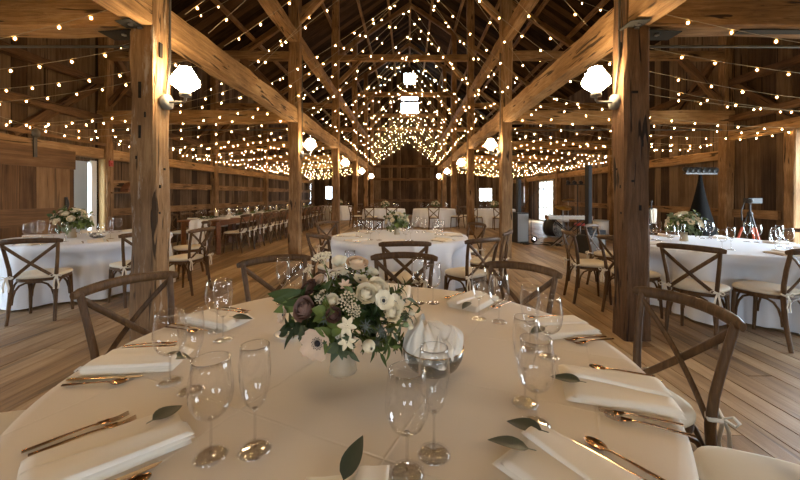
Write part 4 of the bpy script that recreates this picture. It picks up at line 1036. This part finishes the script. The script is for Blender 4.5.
# ------------------------------------------------------------------ small arrangement, copied to the other tables
def small_flowers(label, loc, rz, s=1.0, proto=[None]):
    if proto[0] is None:
        t = thing('flower_arrangement', label, 'flowers', loc, rz, 'flower arrangements on the tables')
        mb = MB(); mb.lathe([(0,0),(.040,0),(.041,.01),(.034,.05),(.032,.08),(.037,.095),(.030,.088),(0,.08)], 20); mb.build('vase', M['vase'], t)
        r = random.Random(31)
        for i in range(24):
            a = i*2.4; el = r.uniform(-.1,1.3); d = Vector((cos(a)*cos(el), sin(a)*cos(el), sin(el))); p = Vector((0,0,.19))+Vector((d.x*.155, d.y*.155, d.z*.12))
            k = ('ranunculus','anemone','ranunculus','bud','lace_flower')[i % 5]
            bloom(t, k, p, (d+Vector((0,0,.25))).normalized(), (.029,.034,.026,.016,.026)[i % 5], 60+i, ('white_petal','white_petal','cream_petal','white_petal','cream_petal')[i % 5])
        for i in range(24):
            a = i*2.4+.7; el = r.uniform(-.25,1.25); d = Vector((cos(a)*cos(el), sin(a)*cos(el), sin(el)))
            sprig(t, Vector((0,0,.13))+d*.03, d, r.uniform(.12,.19), 10, .06, .018, 400+i, ('leaf_mid','leaf','leaf_pale')[i % 3], r.uniform(0,.3))
        proto[0] = t
    else: t = dup(proto[0], loc, rz, label, 'flower arrangements on the tables')
    t.scale = (s, s, s); return t
dirs8 = ('front','front right','right','back right','back','back left','left','front left')
def lay(C, tname, R, plc, napk=True, gr='glasses on the round tables'):
    for i in plc:
        ph = radians(-90+45*i)
        def P(r, o): return (C[0]+r*cos(ph)-o*sin(ph), C[1]+r*sin(ph)+o*cos(ph))
        wine('wine glass at the %s place of the %s' % (dirs8[i], tname), *P(R*.63, .09+R_.uniform(-.02,.02)), group=gr)
        flute('champagne flute at the %s place of the %s' % (dirs8[i], tname), *P(R*.56, .17+R_.uniform(-.02,.02)), group=gr)
        if napk:
            o = mobj('napkin', NAP[i % 2]); q = P(R*.80, 0); o.location = (q[0], q[1], ZT+.0008); o.rotation_euler = (0, 0, ph+pi/2); o.scale = (.9,.9,.9)
            tag(o, 'folded napkin at the %s place of the %s' % (dirs8[i], tname), 'napkin', 'napkins on the round tables')
            for me, kind, off in ((FORK,'fork',-.12), (KNIFE,'knife',.12)):
                o = mobj(kind, me); q = P(R*.82, off); o.location = (q[0], q[1], ZT+.001); o.rotation_euler = (0, 0, ph+pi/2)
                tag(o, '%s at the %s place of the %s' % ('bronze fork' if kind == 'fork' else 'gold knife', dirs8[i], tname), kind, 'cutlery on the round tables')
def pt(u, v): d = (EYE-ZT)*FPX/(v-PV); return ((u-PU)*d/FPX, d)
small_flowers('white and green flower arrangement in the middle of the second nave table', (*pt(397,234.5), ZT+.0006), .3, 1.08)
lay(T2, 'middle table', 1.0, range(8))
small_flowers('white anemone arrangement on the left table by the sliding door', (*pt(72,237.5), ZT+.0006), 1.4, 1.3)
lay(TL, 'left table', 1.0, (0,1,2,3,4,5,6,7))
small_flowers('cream and white flower arrangement on the bright right table', (*pt(684,241), ZT+.0006), 2.6, 1.2)
lay(TR, 'right table', 1.0, (0,1,2,3,4,5,6,7))
for C, nm, k in ((T3,'left far nave table',.5), (T4,'right far nave table',1.9), (T5,'far table beyond the farm tables',3.0), (T6,'far table in the right aisle',4.2)):
    small_flowers('far white flower arrangement on the ' + nm, (C[0]+.05, C[1]-.05, ZT+.0006), k, 1.1)
    lay(C, nm, .92, (0,1,2,6,7), napk=False)
# bowl with a white napkin on the left table
x, y = pt(98, 238); bw = thing('glass_bowl', 'glass bowl with a bunched napkin on the left table', 'bowl', (x, y, ZT+.0006))
for ch in [o for o in COL.objects if o.name in ('bowl_body', 'gold_rim')]: mobj(ch.name, ch.data, bw)
src = bpy.data.objects['crumpled_napkin']; o = mobj('crumpled_napkin', src.data); o.location = (x, y, ZT+.0006); o.scale = (1.25,1.0,.72); tag(o, 'white napkin bunched in the glass bowl on the left table', 'napkin')

# ------------------------------------------------------------------ farm tables: candles, greenery, glasses
cm = []
mb = MB(); mb.lathe([(.0,.0),(.052,.0),(.054,.004),(.054,.20),(.0525,.20),(.0525,.006),(0,.006)], 24); cm.append(('glass_cylinder', mb.mesh('glass_cylinder', M['glass'])))
mb = MB(); mb.lathe([(0,.007),(.036,.007),(.0375,.01),(.0375,.145),(.034,.149),(0,.146)], 20); mb.tube([(0,0,.146),(.001,0,.158)], .001, 5); cm.append(('candle', mb.mesh('candle', M['wax'])))
mb = MB(); mb.lathe([(0,.155),(.004,.160),(.0055,.167),(.003,.178),(0,.186)], 8); cm.append(('flame', mb.mesh('flame', M['flame'])))
for k in range(10):
    t = thing('hurricane_candle', 'lit pillar candle in a glass cylinder on the farm tables, %s from the near end' % nth[k], 'candle', (XF+.06*(-1)**k, 8.75+.86*k, ZF+.0145), 0, 'candles along the farm tables')
    for nm, me in cm: mobj(nm, me, t)
for k in range(4):
    mb = MB(); r = random.Random(70+k); y0 = 8.12+k*2.38
    mb.tube([(XF+.10*sin(i*.9+k), y0+i*.188, ZF+.022) for i in range(13)], .004, 5)
    for j in range(150):
        yy = y0+r.uniform(0, 2.25); c = Vector((XF+.10*sin((yy-y0)/.188*.9+k)+r.uniform(-.05,.05), yy, ZF+.02+r.uniform(0,.04))); a = r.uniform(0, 6.28)
        leaf_geo(mb, r.uniform(.06,.10), r.uniform(.015,.024), .2, .25, Matrix.Translation(c) @ Euler((r.uniform(0,.7), 0, a)).to_matrix().to_4x4())
    o = mb.build('leaf_garland', M['leaf_mid' if k % 2 else 'leaf']); tag(o, 'leafy green garland lying along the farm table, %s in the row' % ordn[k], 'garland', 'garlands on the farm tables')
for k in range(14):
    for sd, X, sn in ((1, XF+.30, 'nave'), (-1, XF-.30, 'wall')):
        y = 8.52+.62*k
        wine('wine glass on the farm tables, %s side, %s place from the near end' % (sn, nth[k]), X-sd*.02, y+.16, ZF, 1, 'glasses on the farm tables')
        if k < 9: flute('champagne flute on the farm tables, %s side, %s place from the near end' % (sn, nth[k]), X-sd*.09, y+.20, ZF, 1, 'glasses on the farm tables')
        if sd == 1 or k < 6:
            o = mobj('napkin', NAP[k % 2]); o.location = (X+sd*.06, y, ZF+.0008); o.rotation_euler = (0, 0, pi/2*sd); o.scale = (.85,.85,1); tag(o, 'folded napkin on the farm tables, %s side, %s place from the near end' % (sn, nth[k]), 'napkin', 'napkins on the farm tables')
for k in range(5):
    o = mobj('crumpled_napkin', src.data); o.location = (XF+.17*(-1)**k, 9.15+.98*k, ZF-.03); o.scale = (1,1,.75)
    o.name = 'linen_bundle'; tag(o, 'bunched white linen on the farm tables, %s from the near end' % nth[k], 'napkin', 'bunched linen on the farm tables')
    o.location.z = ZF-.045

# ------------------------------------------------------------------ band equipment in the right aisle
def stand_legs(t, h, r, mat, n=3, rad=.011, lift=.28, a0=.4):
    for i in range(n):
        a = a0+2*pi*i/n; mb = MB(); mb.tube([(0,0,lift),(r*cos(a), r*sin(a), .012)], rad, 6); mb.tube([(r*cos(a)*.45, r*sin(a)*.45, lift-(lift-.01)*.45),(0,0,lift*.35)], rad*.6, 5); mb.build('leg', mat, t)
def column_speaker(label, loc, rz, binh, colh, w):
    t = thing('column_speaker', label, 'loudspeaker', loc, rz, 'column loudspeakers of the band')
    mb = MB(); mb.box((0,0,binh/2), (w,.46,binh)); mb.build('bass_cabinet', M['black'], t)
    mb = MB(); mb.box((0,-.236,binh/2), (w*.92,.012,binh*.92))
    for i in range(12): mb.box((-w*.42+w*.84*i/11, -.244, binh/2), (.008,.008,binh*.9))
    mb.build('front_grille', M['grille'], t)
    mb = MB(); mb.box((0,0,binh+colh*.5), (.105,.11,colh)); mb.box((0,-.058,binh+colh*.62), (.085,.01,colh*.68)); mb.build('speaker_column', M['black'], t)
column_speaker('loudspeaker with grey front grille and slim black column, beyond the second right post', (3.24,10.4,0), .25, .86, .98, .36)
column_speaker('tall slim black column loudspeaker standing just left of the near right post', (4.27,8.4,0), .35, .42, 1.66, .34)
# keyboard on an X stand
t = thing('keyboard_stand', 'black folding stand under the stage keyboard', 'stand', (4.35,9.6,0), -.12)
for s_ in (-1, 1):
    for yy in (-.16,.16):
        mb = MB(); mb.tube([(s_*.38, yy, .01), (-s_*.38, yy, .69)], .014, 6); mb.build('leg', M['black'], t)
for s_ in (-1, 1):
    mb = MB(); mb.tube([(s_*.38,-.2,.70),(s_*.38,.2,.70)], .014, 6); mb.build('top_bar', M['black'], t)
t = thing('stage_keyboard', 'long stage keyboard with wooden ends on a folding stand', 'keyboard', (4.35,9.6,.716), -.12)
mb = MB(); mb.box((0,.02,.045), (1.12,.30,.085)); mb.build('keyboard_body', M['drum_shell'], t)
mb = MB(); mb.box((0,-.09,.092), (1.0,.12,.012)); mb.build('white_keys', M['white_paint'], t)
mb = MB()
for i in range(36):
    if i % 7 not in (2, 6): mb.box((-.49+.0278*i, -.06, .102), (.012,.07,.012))
mb.build('black_keys', M['black'], t)
for s_ in (-1, 1):
    mb = MB(); mb.box((s_*.575,.02,.05), (.03,.31,.11)); mb.build('end_cheek', M['rust_wood'], t)
mb = MB(); mb.box((0,.10,.094), (1.0,.12,.012)); mb.build('control_panel', M['steel'], t)
# drums
def drum(label, loc, r, h, mat, legs, rot=None):
    t = thing('drum', label, 'drum', loc, .2)
    if rot: t.rotation_euler = rot
    mb = MB(); mb.lathe([(r,0),(r,h)], 32); mb.build('shell', M[mat], t)
    for z, nm in ((0,'lower_head'),(h,'upper_head')):
        mb = MB(); mb.lathe([(0,z),(r*.99,z)] if z == 0 else [(r*.99,z),(0,z)], 32); mb.build(nm, M['white_paint'], t)
        mb = MB(); mb.tube([(r*1.02*cos(a), r*1.02*sin(a), z) for a in [2*pi*i/32 for i in range(33)]], .012, 6, caps=False); mb.build('hoop', M['steel'], t)
    for i in range(legs):
        a = 2*pi*i/3; mb = MB(); mb.tube([(r*cos(a), r*sin(a), h*.6),(r*1.15*cos(a), r*1.15*sin(a), -(loc[2])+.01)], .009, 5); mb.build('leg', M['steel'], t)
drum('black bass drum lying on its side before the glazed door', (4.72,11.9,.30), .29, .42, 'black', 0, (pi/2, 0, .5))
drum('pale snare drum on legs behind the keyboard', (4.75,10.9,.56), .18, .15, 'drum_shell', 3)
drum('floor tom with pale shell beside the near right post', (5.7,10.5,.22), .21, .40, 'drum_shell', 3)
def cymbal(label, loc, h, tilt, r=.2):
    t = thing('cymbal_stand', label, 'cymbal', loc, 0)
    stand_legs(t, h, .32, M['steel'])
    mb = MB(); mb.tube([(0,0,.1),(0,0,h*.55),(0,0,h)], [.013,.011,.007], 7); mb.build('pole', M['steel'], t)
    mb = MB(); mb.lathe([(0,.022),(.03,.018),(.05,.006),(r,-.012),(r,-.014),(0,.0)], 28); mb.xf(Matrix.Translation((0,0,h)) @ Matrix.Rotation(tilt, 4, 'X')); mb.build('cymbal', M['cymbal'], t)
cymbal('brass cymbal on a silver tripod stand before the glazed door', (3.93,9.0,0), 1.06, .3)
cymbal('second brass cymbal on a tripod stand, behind the keyboard', (5.55,12.3,0), 1.2, -.25)
# microphone boom, light bar stand
t = thing('microphone_stand', 'thin black boom microphone stand beside the glazed door', 'microphone stand', (3.78,10.9,0)); stand_legs(t, 1.4, .3, M['black'], lift=.16, rad=.009)
mb = MB(); mb.tube([(0,0,.1),(0,0,1.3)], .010, 6); mb.build('pole', M['black'], t)
mb = MB(); mb.tube([(-.2,0,1.08),(0,0,1.3),(.32,0,1.62)], .008, 6); mb.build('boom_arm', M['black'], t)
mb = MB(); mb.tube([(.32,0,1.62),(.36,0,1.57),(.40,0,1.52)], [.012,.015,.024], 8); mb.build('microphone', M['black'], t)
def par(t, x, z, tilt=.5):
    mb = MB(); mb.lathe([(0,-.07),(.035,-.07),(.05,-.03),(.055,.06),(.052,.06),(.045,.03),(0,.03)], 14); mb.xf(Matrix.Translation((x,0,z)) @ Matrix.Rotation(pi/2+tilt, 4, 'X')); b = mb.build('lamp_head', M['black'], t)
    y_ = MB(); y_.tube([(x-.06,0,z),(x-.06,0,z-.07),(x+.06,0,z-.07),(x+.06,0,z)], .005, 5); y_.build('yoke', M['black'], b)
t = thing('light_stand', 'black tripod stand with a crossbar of stage lamps behind the drums', 'light stand', (5.35,11.2,0)); stand_legs(t, 1.7, .4, M['black'], lift=.5)
mb = MB(); mb.tube([(0,0,.1),(0,0,1.70)], .016, 7); mb.build('pole', M['black'], t)
mb = MB(); mb.tube([(-.38,0,1.70),(.38,0,1.70)], .014, 6); mb.build('crossbar', M['black'], t)
for x in (-.3,-.1,.1,.3): par(t, x, 1.77)
# draped light stand by the right wall
t = thing('draped_light_stand', 'stage light bar on a stand under a black stretch cover by the right wall', 'light stand', (5.68,6.9,0), .12)
def cover(u, v):
    a = 2*pi*u; k = 1-v; tri = 1+.28*cos(3*a+.5)*k; r = (.026+.40*k**1.25)*tri; return (r*cos(a), r*sin(a), .005+1.755*v)
mb = MB(); mb.grid(cover, 48, 24); mb.build('stretch_cover', M['black_cloth'], t)
mb = MB(); mb.box((0,0,1.785), (.68,.07,.03)); mb.build('light_bar', M['iron'], t)
for i in range(6): par(t, -.29+.116*i, 1.86, .35)
# small stands, towel, tripod
t = thing('towel_stand', 'thin black stand with a pale towel over it, right of the near right post', 'stand', (4.80,7.0,0)); stand_legs(t, 1.2, .28, M['black'], lift=.2, rad=.009)
mb = MB(); mb.tube([(0,0,.1),(0,0,1.22)], .011, 6); mb.ball((0,0,1.24), (.02,.02,.03)); mb.build('pole', M['black'], t)
mb = MB(); mb.tube([(-.1,0,1.10),(.12,0,1.10)], .008, 6); mb.build('cross_arm', M['black'], t)
def towel(u, v):
    s_ = (v-.5)*2; return (.04+(u-.5)*.13*(1-.25*abs(s_)), .022*(1 if s_ > 0 else -1)*min(1, abs(s_)*6)+.01*sin(u*9), 1.112-abs(s_)*.30+.0*u)
mb = MB(); mb.grid(towel, 10, 24); o = mb.build('towel', M['cushion'], loc=(4.80,7.0,0)); tag(o, 'pale towel hanging over a thin black stand', 'towel')
t = thing('camera_tripod', 'black tripod with red leg joints and a small video lamp by the right wall', 'tripod', (6.02,6.25,0))
for i in range(3):
    a = .5+2*pi*i/3; mb = MB(); mb.tube([(0.02*cos(a),.02*sin(a),1.05),(.34*cos(a), .34*sin(a), .01)], .014, 7); b = mb.build('leg', M['black'], t)
    mb = MB(); mb.tube([(.10*cos(a),.10*sin(a),.80),(.16*cos(a), .16*sin(a), .595)], .019, 7); mb.build('leg_joint', M['joint_red'], b)
mb = MB(); mb.tube([(0,0,.7),(0,0,1.20)], .016, 7); mb.lathe([(.04,1.0),(.045,1.04),(.03,1.08)], 12); mb.build('centre_column', M['black'], t)
mb = MB(); mb.box((.02,-.03,1.27), (.24,.10,.09)); mb.ball((-.08,-.09,1.27), (.04,.05,.04)); mb.tube([(-.10,0,1.24),(-.15,0,1.1),(-.14,0,.92)], .01, 5); mb.build('video_head', M['black'], t)
# floor clutter of the band
r = random.Random(77); mb = MB()
for k in range(5):
    p = [Vector((3.55+r.uniform(-.35,.35), 9.75+r.uniform(-.25,.25), .012+.006*k))]
    for i in range(22): p.append(p[-1]+Vector((r.uniform(-.16,.16), r.uniform(-.12,.12), 0))); p[-1].x = min(max(p[-1].x, 3.15), 4.1); p[-1].y = min(max(p[-1].y, 9.4), 10.1)
    mb.tube(p, .009, 5)
o = mb.build('cable_heap', M['black_cable']); tag(o, 'tangle of black cables on the floor before the grey grilled loudspeaker', 'cables', kind='stuff')
def uplight(label, x, y, z=0):
    t = thing('stage_uplight', label, 'stage light', (x, y, z), .3)
    mb = MB(); mb.lathe([(.05,.0),(.07,.02),(.075,.12),(.07,.13),(.055,.10),(0,.10)], 16); mb.xf(Matrix.Translation((0,0,.04)) @ Matrix.Rotation(.9, 4, 'X')); mb.build('lamp_can', M['black'], t)
    mb = MB(); mb.ball((0,-.075,.105), (.035,.02,.035)); mb.build('lens', M['flame_white'], t)
M['flame_white'] = emit('flame_white', (.95,.88,1.0), 22.0)
uplight('small lit stage lamp on the floor beside the grey grilled loudspeaker', 3.60, 10.25)
t = thing('guitar_amplifier', 'black amplifier box on the floor behind the near black loudspeaker', 'amplifier', (4.75,9.1,0), .2)
mb = MB(); mb.box((0,0,.24), (.5,.28,.48)); mb.build('cabinet', M['black'], t); mb = MB(); mb.box((0,-.146,.20), (.44,.012,.34)); mb.build('front_grille', M['grille'], t); mb = MB(); mb.tube([(-.1,0,.48),(-.08,0,.51),(.08,0,.51),(.1,0,.48)], .01, 6); mb.build('handle', M['black'], t)
t = thing('stool', 'round red topped drum stool behind the keyboard', 'stool', (4.95,10.2,0)); stand_legs(t, .5, .24, M['steel'], lift=.3); mb = MB(); mb.tube([(0,0,.2),(0,0,.5)], .014, 7); mb.build('post', M['steel'], t)
mb = MB(); mb.lathe([(0,.49),(.155,.49),(.165,.51),(.16,.55),(.13,.565),(0,.565)], 24); mb.build('seat', M['red'], t)
# ------------------------------------------------------------------ camera, world, view
cd = bpy.data.cameras.new('camera'); cam = bpy.data.objects.new('camera', cd); COL.objects.link(cam)
cam.location = (0, 0, EYE); cam.rotation_euler = (pi/2, 0, 0)
cd.sensor_width = 36; cd.lens = FPX/800*36; cd.shift_x = -8/800; cd.shift_y = -45/800
cd.clip_start = .02; cd.clip_end = 300
SC.camera = cam
w = bpy.data.worlds.new('world'); SC.world = w; w.use_nodes = True
nt = w.node_tree; nt.nodes.clear()
out = nt.nodes.new('ShaderNodeOutputWorld'); bg = nt.nodes.new('ShaderNodeBackground')
bg.inputs[0].default_value = (.72,.86,1.0,1); bg.inputs[1].default_value = WORLD
nt.links.new(bg.outputs[0], out.inputs[0])
def portal(name, loc, rot, sx, sy):
    ld = bpy.data.lights.new(name, 'AREA'); ld.shape = 'RECTANGLE'; ld.size = sx; ld.size_y = sy; ld.energy = 1
    ld.cycles.is_portal = True
    o = bpy.data.objects.new(name, ld); COL.objects.link(o); o.location = loc; o.rotation_euler = rot
portal('daylight_door', (XR+.1, (DOOR_R[0]+DOOR_R[1])/2, 1.27), (0, pi/2, 0), 2.5, 4.08)
portal('daylight_glazed', (XR+.15, 18.25, 1.06), (0, pi/2, 0), 2.0, 1.8)
portal('daylight_left', (XL-.1, (DOOR_L2[0]+DOOR_L2[1])/2, 1.22), (0, -pi/2, 0), 2.4, 1.0)
portal('daylight_near', (-2.4, YB-.15, 1.6), (pi/2, 0, 0), 2, 1.4)
portal('daylight_near_two', (1.8, YB-.15, 1.6), (pi/2, 0, 0), 2, 1.4)
portal('daylight_lobby', (XL-.1, 7.3, 1.05), (0, -pi/2, 0), 2.0, .6)
for i, h in enumerate(FW): portal('daylight_gable', ((h[0]+h[1])/2, YF+.15, (h[2]+h[3])/2), (-pi/2, 0, 0), h[1]-h[0], h[3]-h[2])
vs = SC.view_settings; vs.view_transform = 'Standard'; vs.look = 'None'; vs.gamma = 1; vs.use_curve_mapping = False
vs.exposure = EXPO
SC.display_settings.display_device = 'sRGB'
cy = SC.cycles
cy.max_bounces = 10; cy.diffuse_bounces = 4; cy.glossy_bounces = 4; cy.transmission_bounces = 10; cy.transparent_max_bounces = 24
cy.caustics_reflective = False; cy.caustics_refractive = False; cy.sample_clamp_indirect = 4.0; cy.sample_clamp_direct = 0
cy.use_denoising = True; cy.use_light_tree = True
try: cy.denoiser = 'OPENIMAGEDENOISE'
except Exception: pass
